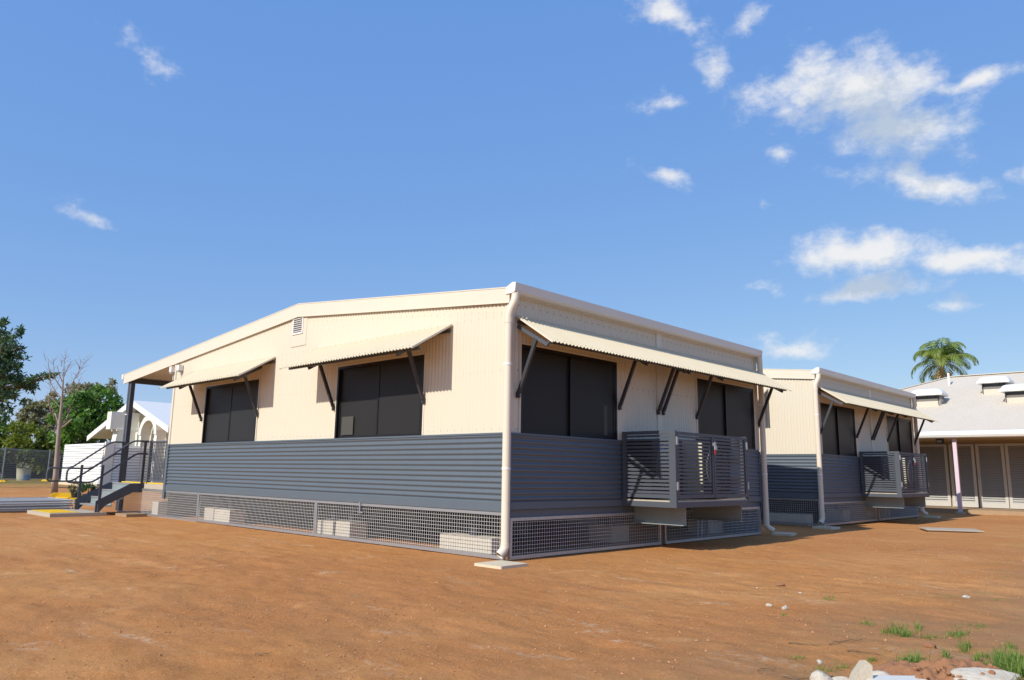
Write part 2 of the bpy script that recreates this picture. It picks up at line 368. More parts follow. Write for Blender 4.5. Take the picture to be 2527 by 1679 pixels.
# ------------------------------------------------------------------ ground (one sheet to the horizon)
NT = {}
def value_noise(x, y, seed):
    if seed not in NT: NT[seed] = np.random.default_rng(seed).random((256, 256))
    T = NT[seed]
    xi = np.floor(x).astype(int); yi = np.floor(y).astype(int); fx = x-xi; fy = y-yi
    fx = fx*fx*(3-2*fx); fy = fy*fy*(3-2*fy); g = lambda a, b: T[a % 256, b % 256]
    return (g(xi, yi)*(1-fx)+g(xi+1, yi)*fx)*(1-fy)+(g(xi, yi+1)*(1-fx)+g(xi+1, yi+1)*fx)*fy
def fbm(x, y, s, o, seed):
    t = 0; a = 1; n = 0
    for k in range(o):
        t = t+a*(value_noise(x*s*2**k+17.3*k, y*s*2**k+5.1*k, seed+k)-.5); n += a; a *= .55
    return t/n
def ground_z(x, y):
    x = np.asarray(x, float); y = np.asarray(y, float)
    h = -.03 + .07*fbm(x, y, .5, 3, 3) + .045*fbm(x*.7, y*1.8, 1.6, 3, 40) + .030*fbm(x, y, 5, 4, 9)
    # keep it low where the buildings and slabs stand
    dx = np.maximum(np.maximum(-14.6-x, x-.25), 0); dy1 = np.maximum(np.maximum(-.3-y, y-18.6), 0)
    d = np.sqrt(dx*dx+dy1*dy1); k = np.clip(d/1.2, 0, 1); k = k*k*(3-2*k)
    pad = np.clip(np.sqrt(np.maximum(np.maximum(-14.4-x, x+12.1), 0)**2+np.maximum(np.maximum(-2.3-y, y-0), 0)**2)/.5, 0, 1)
    k = k*pad
    h = -.035*(1-k) + h*k + (1-k)*.006*fbm(x, y, 7, 2, 5)
    # low ridge of pushed-up soil at the right front, and flat far away
    far = np.clip((np.sqrt((x+3)**2+(y-4)**2)-26)/20, 0, 1)
    rd = .05*np.exp(-((y-(1.1+.35*(x-6)))/.28)**2)*np.clip((x-4.2)/1.2, 0, 1) + .04*np.exp(-((y-(3.2+.25*(x-6)))/.35)**2)*np.clip((x-3.8)/1.2, 0, 1)
    return h*(1-far) - .03*far + rd*(1-far)
def axis_coords(a0, a1, step, lim):
    mid = list(np.arange(a0, a1+1e-6, step)); s = step; x = a1; hi = []
    while x < lim: s *= 1.16; x += s; hi.append(x)
    s = step; x = a0; lo = []
    while x > -lim: s *= 1.16; x -= s; lo.append(x)
    return np.array(lo[::-1]+mid+hi)
gx = axis_coords(-3.0, 9.0, .032, 4000); gy = axis_coords(-6.6, 4.0, .032, 4000)
GX, GY = np.meshgrid(gx, gy, indexing='ij'); GZ = ground_z(GX, GY)
nx, ny = GX.shape; vv = np.stack([GX.ravel(), GY.ravel(), GZ.ravel()], 1)
ii, jj = np.meshgrid(np.arange(nx-1), np.arange(ny-1), indexing='ij'); b0 = (ii*ny+jj).ravel()
ff = np.stack([b0, b0+ny, b0+ny+1, b0+1], 1)
me = bpy.data.meshes.new('ground'); me.vertices.add(len(vv)); me.vertices.foreach_set('co', vv.ravel().astype(np.float32))
me.loops.add(ff.size); me.loops.foreach_set('vertex_index', ff.ravel().astype(np.int32)); me.polygons.add(len(ff))
me.polygons.foreach_set('loop_start', np.arange(0, ff.size, 4, dtype=np.int32)); me.update(calc_edges=True); me.shade_smooth()
me.materials.append(MATS['earth']); gob = link_mesh('ground', me); gob['kind'] = 'structure'
def gz(x, y): return float(ground_z(x, y))

# ------------------------------------------------------------------ the classroom building (built once, copied once)
L1, L2, ZD, ZB = 11.03, 7.33, 1.63, .70
XR, ZR = -5.557, 4.205
def zroof(x): return ZR-.103*(x-XR) if x > XR else ZR-.0768*(XR-x)
def fbox(mb, plane, a0, a1, d0, d1, z0, z1):
    """box on a facade: a along it, d outwards"""
    if plane == 'y': return mb.box(a0, a1, -d1, -d0, z0, z1)
    return mb.box(d0, d1, a0, a1, z0, z1)
def fpt(plane, a, d, z): return (a, -d, z) if plane == 'y' else (d, a, z)
def bend(pts, r=.05, n=5):
    """round the corners of a polyline"""
    pts = [Vector(p) for p in pts]; out = [pts[0]]
    for k in range(1, len(pts)-1):
        a, b, c = pts[k-1], pts[k], pts[k+1]; d1 = (a-b); d2 = (c-b)
        rr = min(r, d1.length*.45, d2.length*.45); p0 = b+d1.normalized()*rr; p2 = b+d2.normalized()*rr
        for t in range(n+1):
            s = t/n; out.append(p0*(1-s)**2+b*2*s*(1-s)+p2*s*s)
    return out+[pts[-1]]

def make_window(parent, plane, a0, a1, z0, z1, pane_rect=None):
    mid = (a0+a1)/2 + (.02 if plane == 'y' else -.02)
    f = MB(); w = .045
    for (p, q, r, s_) in ((a0, a1, z0, z0+w), (a0, a1, z1-w, z1), (a0, a0+w, z0+w, z1-w), (a1-w, a1, z0+w, z1-w)): fbox(f, plane, p, q, -.06, .022, r, s_)
    win = f.build('window', 'black_frame', parent)
    for i, (p, q, d) in enumerate(((a0+w+.003, mid+.02, -.02), (mid-.02, a1-w-.003, .012))):
        s = MB(); e = .035
        for (pp, qq, r, t) in ((p, q, z0+w+.003, z0+w+e), (p, q, z1-w-e, z1-w-.003), (p, p+e, z0+w+e, z1-w-e), (q-e, q, z0+w+e, z1-w-e)): fbox(s, plane, pp, qq, d-.022, d, r, t)
        s.build('sash', 'black_frame', win)
        g = MB(); fbox(g, plane, p+e-.004, q-e+.004, d-.016, d-.010, z0+w+e-.004, z1-w-e+.004); g.build('pane', 'screen', win)
    t = MB(); tw = .03                                              # folded cream flashing round the opening
    for (p, q, r, s_) in ((a0-tw, a1+tw, z1+.001, z1+tw), (a0-tw, a0-.001, z0, z1), (a1+.001, a1+tw, z0, z1)): fbox(t, plane, p, q, -.02, .020, r, s_)
    t.build('window_flashing', 'cream_trim', win)
    if pane_rect:
        n_ = MB(); fbox(n_, plane, pane_rect[0], pane_rect[1], pane_rect[4], pane_rect[4]+.002, pane_rect[2], pane_rect[3]); n_.build('pane_rectangle', 'pane_grey', win)  # plain dim grey rectangle laid on the pane
    return win
def make_awning(parent, plane, a0, a1, struts):
    """sloping corrugated hood with arms and struts"""
    mb = MB(); cs = cols(a0, a1); zt, zb, D = 3.268, 2.826, (.765 if plane == 'y' else .70); nrm = Vector((.442, .752)).normalized()
    for t in np.linspace(0, 1, 4):
        for a in cs:
            w = wave(a)*1.35; d = .018+(D-.018)*t+nrm.x*w; z = zt+(zb-zt)*t+nrm.y*w; mb.v.append(fpt(plane, a, d, z))
    n = len(cs)
    for r in range(3):
        for k in range(n-1):
            f = (r*n+k, r*n+k+1, (r+1)*n+k+1, (r+1)*n+k); mb.f.append(f if plane == 'x' else f[::-1])
    sh = mb.build('awning', 'cream_awning', parent, smooth=True)
    for a in (a0, a1):                                              # folded side edge
        e = MB(); s = 1 if a == a1 else -1; e.bar(fpt(plane, a+s*.004, .02, zt-.004), fpt(plane, a+s*.004, D, zb-.004), .006, .028); e.build('edge_trim', 'cream_trim', sh)
    sc_ = MB()
    for t in (.05, .93):
        for a in np.arange(a0+.12, a1-.05, PITCH_*2):
            aa = round(a/PITCH_)*PITCH_; p = Vector(fpt(plane, aa, .018+(D-.018)*t+.004, zt+(zb-zt)*t+.008)); q = Vector(fpt(plane, aa, .018+(D-.018)*t+.008, zt+(zb-zt)*t+.016)); sc_.tube([p, q], .008, 6)
    o = sc_.build('screws', 'cream_awning', sh); o['kind'] = 'stuff'
    for (d, z) in ((.03, 3.175), (.60, 2.842)):                      # two purlins carrying the sheet
        pl = MB(); pl.bar(fpt(plane, a0+.03, d, z), fpt(plane, a1-.03, d, z), .03, .045); pl.build('purlin', 'charcoal_frame', sh)
    for a in struts:
        b = MB(); b.bar(fpt(plane, a, .012, 3.118), fpt(plane, a, .575, 2.800), .035, .05); b.build('arm', 'charcoal_frame', sh)
        c = MB(); c.bar(fpt(plane, a, .36, 2.905), fpt(plane, a, .045, 2.185), .04, .05); c.build('strut', 'dark_steel', sh)
        h = MB(); fbox(h, plane, a-.028, a+.028, .016, .05, 2.12, 2.20); fbox(h, plane, a-.02, a+.02, .05, .062, 2.13, 2.165); h.build('bracket', 'dark_steel', sh)
    return sh
def make_downpipe(parent, x, y, far):
    s = 1 if far else -1
    pts = [(.105, y-s*.06, 3.56), (.105, y-s*.045, 3.44), (x, y+s*.0, 3.27), (x, y, .13), (x+(.10 if far else -.02), y+s*.085, .05)]
    p = MB(); p.tube(bend(pts, .09, 6), .056, 16, caps=False)
    o = p.build('downpipe', 'pvc', parent, smooth=True)
    inner = MB(); q0 = Vector(pts[-1]); q1 = Vector(pts[-2]); inner.tube([q0+(q1-q0).normalized()*.02, q0+(q1-q0).normalized()*.05], .054, 16); inner.build('pipe_mouth', 'galv_beam', o)
    for z in (1.10+.06, 2.56):
        b = MB(); b.tube([(x, y, z-.014), (x, y, z+.014)], .0605, 16); b.build('pipe_clip', 'white_plastic', o, smooth=40)
    for z in (3.16, .17): j = MB(); j.tube([(x, y, z-.03), (x, y, z+.03)], .0595, 16); j.build('pipe_collar', 'pvc', o, smooth=40)
    return o
def wire_panel(parent, plane, a0, a1, z0, z1, name='cage_panel', rail=.045, d=0.0, pitch=.05, fm='galv', wm='galv_wire', wr=.0022, topw=None):
    tr = topw or rail
    f = MB(); fbox(f, plane, a0, a1, d-.02, d+.02, z1-tr, z1); fbox(f, plane, a0, a1, d-.021, d+.021, z0, z0+rail)
    fbox(f, plane, a0, a0+rail*.8, d-.0205, d+.0205, z0+rail, z1-tr); fbox(f, plane, a1-rail*.8, a1, d-.0205, d+.0205, z0+rail, z1-tr)
    o = f.build(name, fm, parent)
    w = MB(); k = a0+rail*.8+pitch*.5
    while k < a1-rail*.8:
        w.bar(fpt(plane, k, d, z0+rail*.5), fpt(plane, k, d, z1-tr*.5), wr*2, wr*2, (1, 1, 0)); k += pitch
    z = z0+rail+pitch*.5
    while z < z1-tr:
        w.bar(fpt(plane, a0+.01, d+wr*1.6, z), fpt(plane, a1-.01, d+wr*1.6, z), wr*2, wr*2); z += pitch
    wo = w.build('wire_mesh', wm, o); wo['kind'] = 'stuff'
    return o

WIN_L = [(-4.14, -1.795), (-9.31, -6.935)]; WIN_R = [(.225, 2.463), (4.956, 7.188)]; ZW0, ZW1 = 1.645, 2.876
def make_building():
    B = thing('classroom_building', 'cream and charcoal corrugated steel classroom, the near one filling the centre', 'building', group='matching corrugated classrooms')
    # --- cream cladding, sheet by sheet
    holes = [(a, b, ZW0-.05, ZW1) for a, b in WIN_L]
    edges = [-L1+.02]+[round(-PITCH_*10*k, 4) for k in range(14, 0, -1)]+[-.035]
    edges = [e for e in edges if e >= -L1+.02]
    for a, b in zip(edges, edges[1:]):
        if b-a < .02: continue
        hs_ = [h for h in holes if h[0] < b and h[1] > a]
        vert_sheet('wall_sheet', 'cream', B, 'y', a, b, ZD-.01, lambda x: zroof(x)-.16, hs_, -1)
    holes = [(a, b, ZW0-.05, ZW1) for a, b in WIN_R]
    edges = [.035]+[round(PITCH_*10*k, 4) for k in range(1, 10)]+[L2-.035]
    for a, b in zip(edges, edges[1:]):
        hs_ = [h for h in holes if h[0] < b and h[1] > a]
        vert_sheet('wall_sheet', 'cream', B, 'x', a, b, ZD-.01, lambda x: 3.60, hs_, 1)
    o = vert_sheet('rear_wall_sheet', 'cream', B, 'y', -L1+.03, -.03, ZD-.01, lambda x: zroof(x)-.16, [], 1); o.location.y = L2
    o = vert_sheet('side_wall_sheet', 'cream', B, 'x', .03, L2-.03, .62, lambda x: 3.55, [], -1); o.location.x = -L1
    # --- charcoal dado, two long sheets to a run
    zm = ZB+PITCH_*6
    for (a, b) in ((-L1+.05, -5.45), (-5.45, -.03)):
        for z0, z1 in ((ZB, zm), (zm, ZD-.012)): horiz_sheet('dado_sheet', 'charcoal', B, 'y', a, b, z0, z1, -1, -.012)
    for (a, b) in ((.03, 3.7), (3.7, L2-.04)):
        for z0, z1 in ((ZB, zm), (zm, ZD-.012)): horiz_sheet('dado_sheet', 'charcoal', B, 'x', a, b, z0, z1, 1, .012)
    o = horiz_sheet('rear_dado_sheet', 'charcoal', B, 'y', -L1+.05, -.03, ZB, ZD-.012, 1, .012); o.location.y = L2
    # --- trims
    t = MB(); fbox(t, 'y', -L1+.02, -.02, -.01, .040, ZD-.014, ZD+.012); t.build('dado_capping', 'charcoal', B)
    t = MB(); fbox(t, 'x', .02, L2-.02, -.01, .040, ZD-.014, ZD+.012); t.build('dado_capping', 'charcoal', B)
    t = MB(); fbox(t, 'y', -L1+.02, -.02, -.01, .034, .592, ZB+.012); t.build('skirt_flashing', 'charcoal', B)
    t = MB(); fbox(t, 'x', .02, L2-.02, -.01, .034, .622, ZB+.018); t.build('skirt_flashing', 'charcoal', B)
    t = MB(); t.box(-.034, .042, -.042, .034, .60, ZD-.016); t.build('corner_flashing', 'charcoal', B)
    t = MB(); t.box(-.038, .026, -.026, .038, ZD+.014, 3.52); t.build('corner_flashing', 'cream_trim', B)
    t = MB(); t.box(-.04, .036, L2-.04, L2+.036, .60, ZD-.016); t.build('corner_flashing', 'charcoal', B)
    t = MB(); t.box(-.045, .028, L2-.045, L2+.028, ZD+.014, 3.55); t.build('corner_flashing', 'cream_trim', B)
    t = MB(); t.box(-L1-.06, -L1+.05, -.045, .04, .40, ZD+.012); t.build('corner_flashing', 'charcoal', B)
    t = MB(); t.box(-L1-.045, -L1+.04, -.032, .045, ZD+.014, zroof(-L1)-.26); t.build('corner_flashing', 'cream_trim', B)
    t = MB(); fbox(t, 'x', 3.63, 3.78, .0, .021, ZD+.014, 3.55); t.build('cover_strip', 'cream_trim', B)
    t = MB(); t.prism([(-5.50, 3.53), (-5.0, 3.53), (-5.0, 3.98), (-5.50, 4.02)][:4], 'y', -.021, -.0); 
    # --- roof, barge boards, gutter
    r = MB(); ys = cols(-.02, L2+.02)
    for (x0, x1) in ((XR, .10), (-14.30, XR)):
        i = len(r.v)
        for yv in ys:
            for x in (x0, x1): r.v.append((x, yv, zroof(x)-.03+wave(yv)))
        for k in range(len(ys)-1): r.f.append((i+2*k, i+2*k+1, i+2*k+3, i+2*k+2))
    r.build('roof', 'roof_white', B, smooth=True)
    for (x0, x1) in ((XR, .03), (-14.30, XR)):
        for (yy, s) in ((-.05, 1), (L2+.026, 1)):
            b = MB(); dz = .20 if x1 > -1 else .235
            d0, d1 = (.235, .20) if x1 > -1 else (.235, .235)
            b.prism([(x0, zroof(x0)-d0), (x1, zroof(x1)-d1), (x1, zroof(x1)), (x0, zroof(x0))], 'y', yy, yy+.024)
            if yy < 0:                                              # folded drip along the foot of the board
                b.prism([(x0, zroof(x0)-d0-.012), (x1, zroof(x1)-d1-.012), (x1, zroof(x1)-d1), (x0, zroof(x0)-d0)], 'y', yy-.006, yy+.024)
                b.prism([(x0, zroof(x0)), (x1, zroof(x1)), (x1, zroof(x1)+.016), (x0, zroof(x0)+.016)], 'y', yy-.006, yy+.06)
            b.build('barge_board', 'cream_trim', B)
    g = MB(); prof = [(.030, 3.545), (.118, 3.545), (.150, 3.570), (.158, 3.62), (.165, 3.685), (.150, 3.690), (.146, 3.60), (.118, 3.562), (.040, 3.562), (.040, 3.64), (.030, 3.64)]
    g.prism(prof, 'y', -.062, L2+.05)
    for yy in (-.066, L2+.05): g.prism([(.030, 3.545), (.118, 3.545), (.150, 3.570), (.158, 3.62), (.165, 3.688), (.10, 3.70), (-.03, 3.64), (-.03, 3.545)], 'y', yy, yy+.004)
    g.build('gutter', 'gutter', B, smooth=30)
    fb = MB(); fb.box(.012, .029, -.02, L2+.02, 3.52, 3.66); fb.build('fascia', 'cream_trim', B)
    g = MB(); g.prism([(-14.30, 3.42), (-14.43, 3.42), (-14.44, 3.55), (-14.30, 3.55)], 'y', -.066, L2+.05); g.build('gutter', 'gutter', B)
    # --- windows and their hoods
    make_window(B, 'y', *WIN_L[0], ZW0-.05, ZW1, pane_rect=(-3.98, -3.64, ZW0+.05, ZW0+.36, -.009)); make_window(B, 'y', *WIN_L[1], ZW0-.05, ZW1)
    make_window(B, 'x', *WIN_R[0], ZW0-.05, ZW1, pane_rect=(2.13, 2.22, ZW0+.06, ZW0+.52, .003)); make_window(B, 'x', *WIN_R[1], ZW0-.05, ZW1)
    make_awning(B, 'y', -4.80, -1.175, (-4.19, -1.765)); make_awning(B, 'y', -10.02, -6.34, (-9.395, -6.88))
    make_awning(B, 'x', .10, 3.705, (.15, 2.51, 3.63)); make_awning(B, 'x', 3.712, 7.46, (3.775, 4.90, 7.34))
    # --- gable vent
    v = MB(); a0, a1, z0, z1 = -5.755, -5.385, 3.63, 3.975
    for (p, q, r_, s_) in ((a0, a1, z0, z0+.03), (a0, a1, z1-.02, z1), (a0, a0+.03, z0+.03, z1-.02), (a1-.03, a1, z0+.03, z1-.02)): fbox(v, 'y', p, q, .0, .035, r_, s_)
    vo = v.build('gable_vent', 'white_plastic', B)
    bk = MB(); fbox(bk, 'y', a0+.02, a1-.02, .016, .019, z0+.02, z1-.01); bk.build('vent_back', 'ac_dark', vo)
    for k in range(7):
        z = z0+.055+k*.04; s = MB(); s.bar((a0+.03, -.026, z), (a1-.03, -.026, z), .02, .012, (0, .6, 1)); s.build('slat', 'white_plastic', vo)
    t = MB(); fbox(t, 'y', a0-.06, a1+.12, .0155, .0185, 3.40, zroof(-5.5)-.24); t.build('vent_flashing', 'cream', B)
    # --- twin lamp housings by the veranda corner
    for a in (-11.12, -10.70):
        q = MB(); fbox(q, 'y', a-.06, a+.06, .02, .12, 3.35, 3.48); qo = q.build('wall_lamp', 'white_plastic', B)
        q = MB(); fbox(q, 'y', a-.045, a+.045, .03, .11, 3.31, 3.35); q.build('lamp_lens', 'glass_lamp', qo)
        q = MB(); fbox(q, 'y', a-.012, a+.012, .02, .04, 3.16, 3.31); q.build('conduit', 'white_plastic', qo)
    # --- downpipes
    make_downpipe(B, .035, -.062, False); make_downpipe(B, .085, L2+.07, True)
    # --- screws
    pts = []
    for z in (3.28, 2.50, 1.70):
        for k in range(1, 72):
            x = -k*PITCH_*2
            if not any(a-.05 < x < b+.05 and ZW0 < z < ZW1 for a, b in WIN_L): pts.append((x, -2*AMP, z))
    for k in range(1, 72): pts.append((-k*PITCH_*2, -2*AMP, zroof(-k*PITCH_*2)-.33))
    screws(B, 'cream_trim', pts, (0, -1, 0)); pts = []
    for z in (3.42, 2.50, 1.70):
        for k in range(1, 48):
            y = k*PITCH_*2
            if not any(a-.05 < y < b+.05 and ZW0 < z < ZW1 for a, b in WIN_R): pts.append((2*AMP, y, z))
    screws(B, 'rust', pts, (1, 0, 0)); pts = []; pts2 = []
    zc = [k*PITCH_ for k in range(10, 22, 2)]
    for z in zc:
        for k in range(18): pts.append((-.33-k*.6, -2*AMP-.012, z))
        for k in range(12): pts2.append((2*AMP+.012, .35+k*.6, z))
    screws(B, 'charcoal', pts, (0, -1, 0)); screws(B, 'charcoal', pts2, (1, 0, 0))
    # --- floor, chassis, added light blockers and footings
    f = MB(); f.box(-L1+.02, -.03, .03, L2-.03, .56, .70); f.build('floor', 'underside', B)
    b = MB(); b.box(-.055, -.012, .03, L2-.03, .515, .615); b.build('chassis_or_shade_beam', 'charcoal', B)
    b = MB(); b.box(-L1+.02, -L1+.05, .06, L2-.04, -.1, .555); b.build('end_shade_wall', 'underside', B)  # added partition that shuts out light from the veranda end
    b = MB(); b.box(-L1+.05, -.04, L2-.045, L2-.03, -.1, .555); b.build('rear_shade_wall', 'charcoal', B)  # unseen solid wall added to block light coming in from the rear
    b = MB(); b.box(-L1+.05, -.06, .44, .50, .27, .56); b.build('chassis_or_shade_beam', 'underside', B)  # made deep and near-black so the space behind the mesh stays dark
    b = MB(); b.box(-L1+.05, -.06, 3.6, 3.66, .36, .56); b.build('chassis_or_shade_beam', 'underside', B)  # cross member added to keep the under-floor space dark
    b = MB(); b.box(-L1+.05, -.06, 6.9, 6.96, .36, .56); b.build('chassis_or_shade_beam', 'underside', B)  # second added cross member, also darkens the under-floor space
    for (x0, x1, z1) in ((-1.46, -.40, .22), (-4.74, -4.24, .24), (-4.16, -3.74, .25), (-9.20, -8.75, .27), (-8.71, -8.02, .265), (-12.02, -11.66, .30)):
        p = MB(); p.box(x0, x1, .12, .46, -.12, z1); p.build('pier', 'pier', B)
        if x0 > -11.5:
            p = MB(); p.box((x0+x1)/2-.06, (x0+x1)/2+.06, .27, .39, z1, .56); p.build('jack_post', 'dark_steel', B)
    for x in (-1, -4.2, -7.5, -10.3):
        for y in (3.5, 6.8): 
            p = MB(); p.box(x-.25, x+.25, y-.15, y+.35, -.12, .24); p.build('pier', 'pier', B)
            p = MB(); p.box(x-.06, x+.06, y+.05, y+.17, .24, .40); p.build('jack_post', 'dark_steel', B)
    # --- under-floor cage panels
    for (a0, a1) in ((-4.585, -.03), (-9.235, -4.59), (-13.83, -9.24)): wire_panel(B, 'y', a0, a1, -.02 if a0 > -13 else -.04, .588, d=.0)
    for (a0, a1) in ((.05, 3.66), (3.79, L2-.04)): wire_panel(B, 'x', a0, a1, -.02, .515, topw=.042)
    p = MB(); p.box(-.03, .0, 3.68, 3.74, -.06, .515); p.build('cage_post', 'rust', B)
    for y in (5.72, 5.87, 6.14): p = MB(); p.tube([(-.5, y, -.06), (-.5, y, .56)], .03, 8); p.build('waste_pipe', 'galv_beam', B)
    lt = MB(); fbox(lt, 'y', -3.28, -3.25, .02, .045, .44, .60); fbox(lt, 'y', -3.30, -3.18, .02, .04, .43, .455); lt.build('cage_latch', 'galv', B)
    # --- veranda: deck, posts, beam, soffit, balustrade
    d = MB(); d.box(-13.86, -L1-.02, .02, L2-.03, .60, .715); d.build('veranda_deck', 'timber', B)
    n_ = MB(); n_.box(-12.28, -L1-.10, -.012, .07, .7155, .742); n_.build('deck_nosing', 'yellow', B)
    n_ = MB(); n_.box(-13.80, -12.50, -.012, .20, .7155, .738); n_.build('deck_nosing', 'yellow', B)
    n_ = MB(); n_.box(-12.30, -L1-.08, -.008, .018, .595, .7155); n_.build('deck_fascia', 'concrete', B)
    for y in (.05, 3.6, L2-.1):
        p = MB(); p.box(-13.96, -13.86, y-.05, y+.05, -.05, 3.29); po = p.build('veranda_post', 'charcoal_frame', B)
        p = MB(); p.tube([(-14.02, y-.03, .0), (-14.02, y-.03, 3.42)], .04, 10); p.build('veranda_downpipe', 'charcoal_frame', po, smooth=40)
        for z in (1.2, 2.45): p = MB(); p.tube([(-14.02, y-.03, z), (-14.02, y-.03, z+.03)], .045, 10); p.build('pipe_clip', 'white_plastic', po)
    b = MB(); b.box(-13.95, -13.87, 0, L2-.02, 3.29, 3.43); b.build('veranda_beam', 'charcoal_frame', B)
    b = MB(); b.prism([(-13.86, 3.29), (-L1-.06, 3.29), (-L1-.06, 3.47), (-13.86, 3.40)], 'y', 6.9, 6.96); b.build('veranda_beam', 'charcoal_frame', B)
    b = MB(); b.box(-13.87, -L1-.06, .03, .09, 3.29, 3.36)
    rr = wire_panel(B, 'y', -12.14, -L1-.09, .78, 1.735, name='balustrade', rail=.035, d=-.02, pitch=.085, fm='charcoal_frame', wm='charcoal_frame', wr=.008)
    rr = wire_panel(B, 'y', -13.85, -L1-.09, .78, 1.735, name='balustrade', rail=.035, d=-(L2-.08), pitch=.17, fm='charcoal_frame', wm='charcoal_frame', wr=.006)
    pp = MB(); pp.box(-12.20, -12.13, -.02, .05, .72, 1.75); pp.build('balustrade_post', 'charcoal_frame', B)
    return B
near = make_building()
far_b = copy_tree(near); far_b.location = (-.12, 10.70, .02)
far_b['label'] = 'cream and charcoal corrugated steel classroom half hidden behind the near one'

# ------------------------------------------------------------------ louvred service platform on each classroom
def louvre_leaf(parent, plane, name, a0, a1, z0, z1, d, stile=.05, slat_to=None):
    f = MB()
    for (p, q, r, s) in ((a0, a1, z0, z0+stile*1.3), (a0, a1, z1-stile, z1), (a0, a0+stile, z0+stile*1.3, z1-stile), (a1-stile, a1, z0+stile*1.3, z1-stile)): fbox(f, plane, p, q, d-.04, d, r, s)
    o = f.build(name, 'charcoal_frame', parent)
    n = 16; zz0, zz1 = z0+stile*1.3, z1-stile; st = (zz1-zz0)/n
    sm = MB(); fbox(sm, plane, a0+stile-.004, a1-stile+.004, d-.030, d-.014, -.0165, .0165)
    me0 = None
    for k in range(n):
        z = zz0+st*(k+.5)
        if me0 is None: so_ = sm.build('slat', 'charcoal_frame', o); me0 = so_.data; so_.location.z = z
        else: link_mesh('slat', me0, o, (0, 0, z))
    return o
def make_platform():
    P = thing('service_platform', 'charcoal louvred equipment enclosure with double gates, on the near classroom', 'enclosure', group='louvred enclosures on the classrooms')
    BO, Y0, Y1 = 1.01, 2.55, 4.85
    f = MB(); f.box(.02, BO, Y0, Y0+.045, .632, .712); f.box(BO-.045, BO, Y0+.045, Y1-.045, .632, .712); f.box(.02, BO, Y1-.045, Y1, .632, .712); f.build('platform_frame', 'charcoal_frame', P)
    d = MB(); d.box(.03, BO-.01, Y0+.01, Y1-.01, .7125, .735); d.build('platform_deck', 'concrete', P)
    for y in (2.93, 4.72):                                          # channel beams carrying the platform
        c = MB(); c.box(-.0, .93, y, y+.012, .37, .63); c.box(-.0, .932, y-.075, y+.012, .358, .37); c.box(-.0, .932, y-.075, y+.012, .618, .6305); c.build('channel_beam', 'galv_beam', P)
    # near side screen: tall posts and horizontal slats
    for (yy, nm) in ((Y0, 'side_screen'), (Y1-.045, 'side_screen')):
        f = MB(); f.box(.045, .115, yy, yy+.045, .7125, 1.775); f.box(BO-.115, BO, yy, yy+.045, .7125, 1.775); f.box(.115, BO-.115, yy, yy+.045, 1.725, 1.775); f.box(.115, BO-.115, yy, yy+.045, .765, .822)
        o = f.build(nm, 'charcoal_frame', P); n = 16; st = (1.725-.822)/n; me0 = None
        for k in range(n):
            z = .822+st*(k+.5)
            if me0 is None:
                s = MB(); s.box(.111, BO-.111, yy+.014, yy+.030, -.0175, .0175); so_ = s.build('slat', 'charcoal_frame', o); me0 = so_.data; so_.location.z = z
            else: link_mesh('slat', me0, o, (0, 0, z))
    for (a0, a1, nm) in ((2.60, 3.690, 'gate'), (3.705, 4.80, 'gate')):
        g = louvre_leaf(P, 'x', nm, a0, a1, .765, 1.760, BO, .045)
        hy = a0-.012 if a0 < 3 else a1+.012
        for z in (.95, 1.62):
            h = MB(); h.box(BO-.01, BO+.016, hy-.02, hy+.02, z-.06, z+.06); h.build('hinge', 'galv', g)
    l = MB(); l.box(BO, BO+.02, 3.66, 3.735, 1.58, 1.63); l.tube(bend([(BO+.03, 3.68, 1.59), (BO+.03, 3.68, 1.64), (BO+.03, 3.72, 1.64), (BO+.03, 3.72, 1.59)], .02, 4), .006, 6); l.build('latch', 'galv', P)
    l = MB(); l.box(BO+.022, BO+.045, 3.67, 3.73, 1.52, 1.585); l.build('padlock', 'galv', P)
    l = MB(); l.prism([(3.655, 1.47), (3.70, 1.43), (3.735, 1.50), (3.70, 1.56)], 'x', BO+.023, BO+.027); l.build('red_tag', 'red_tag', P)
    return P
plat = make_platform()
plat2 = copy_tree(plat); plat2.location = far_b.location; plat2['label'] = 'charcoal louvred equipment enclosure with double gates, on the far classroom'
def make_ac(loc, depth, label, casing='ac_casing'):
    A = thing('air_conditioner', label, 'air conditioner', loc, group='outdoor units inside the enclosures')
    b = MB(); b.box(0, depth, 0, .92, .03, .92); b.build('casing', casing, A)
    f = MB(); f.box(depth, depth+.012, .03, .90, .06, .90); fo = f.build('fan_panel', 'ac_dark', A)
    for k in range(9):
        r = .05+.038*k; t = MB(); t.tube([(depth+.02, .46+r*math.cos(a), .5+r*math.sin(a)) for a in np.linspace(0, 2*math.pi, 25)], .004, 4, caps=False); t.build('fan_guard_ring', 'galv_wire', fo)
    l = MB(); l.box(depth+.012, depth+.016, .20, .38, .76, .84); l.build('rating_label', 'blue_label', A)
    for y in (.06, .80): q = MB(); q.box(.03, depth-.03, y, y+.06, .0, .03); q.build('foot', 'ac_dark', A)
    return A
for base, lab in ((near.location, 'near'), (far_b.location, 'far')):
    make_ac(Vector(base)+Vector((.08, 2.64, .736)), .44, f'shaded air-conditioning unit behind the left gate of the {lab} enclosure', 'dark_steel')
    make_ac(Vector(base)+Vector((.22, 3.70, .736)), .575, f'deeper air-conditioning unit with sunlit edge behind the {lab} enclosure gates')

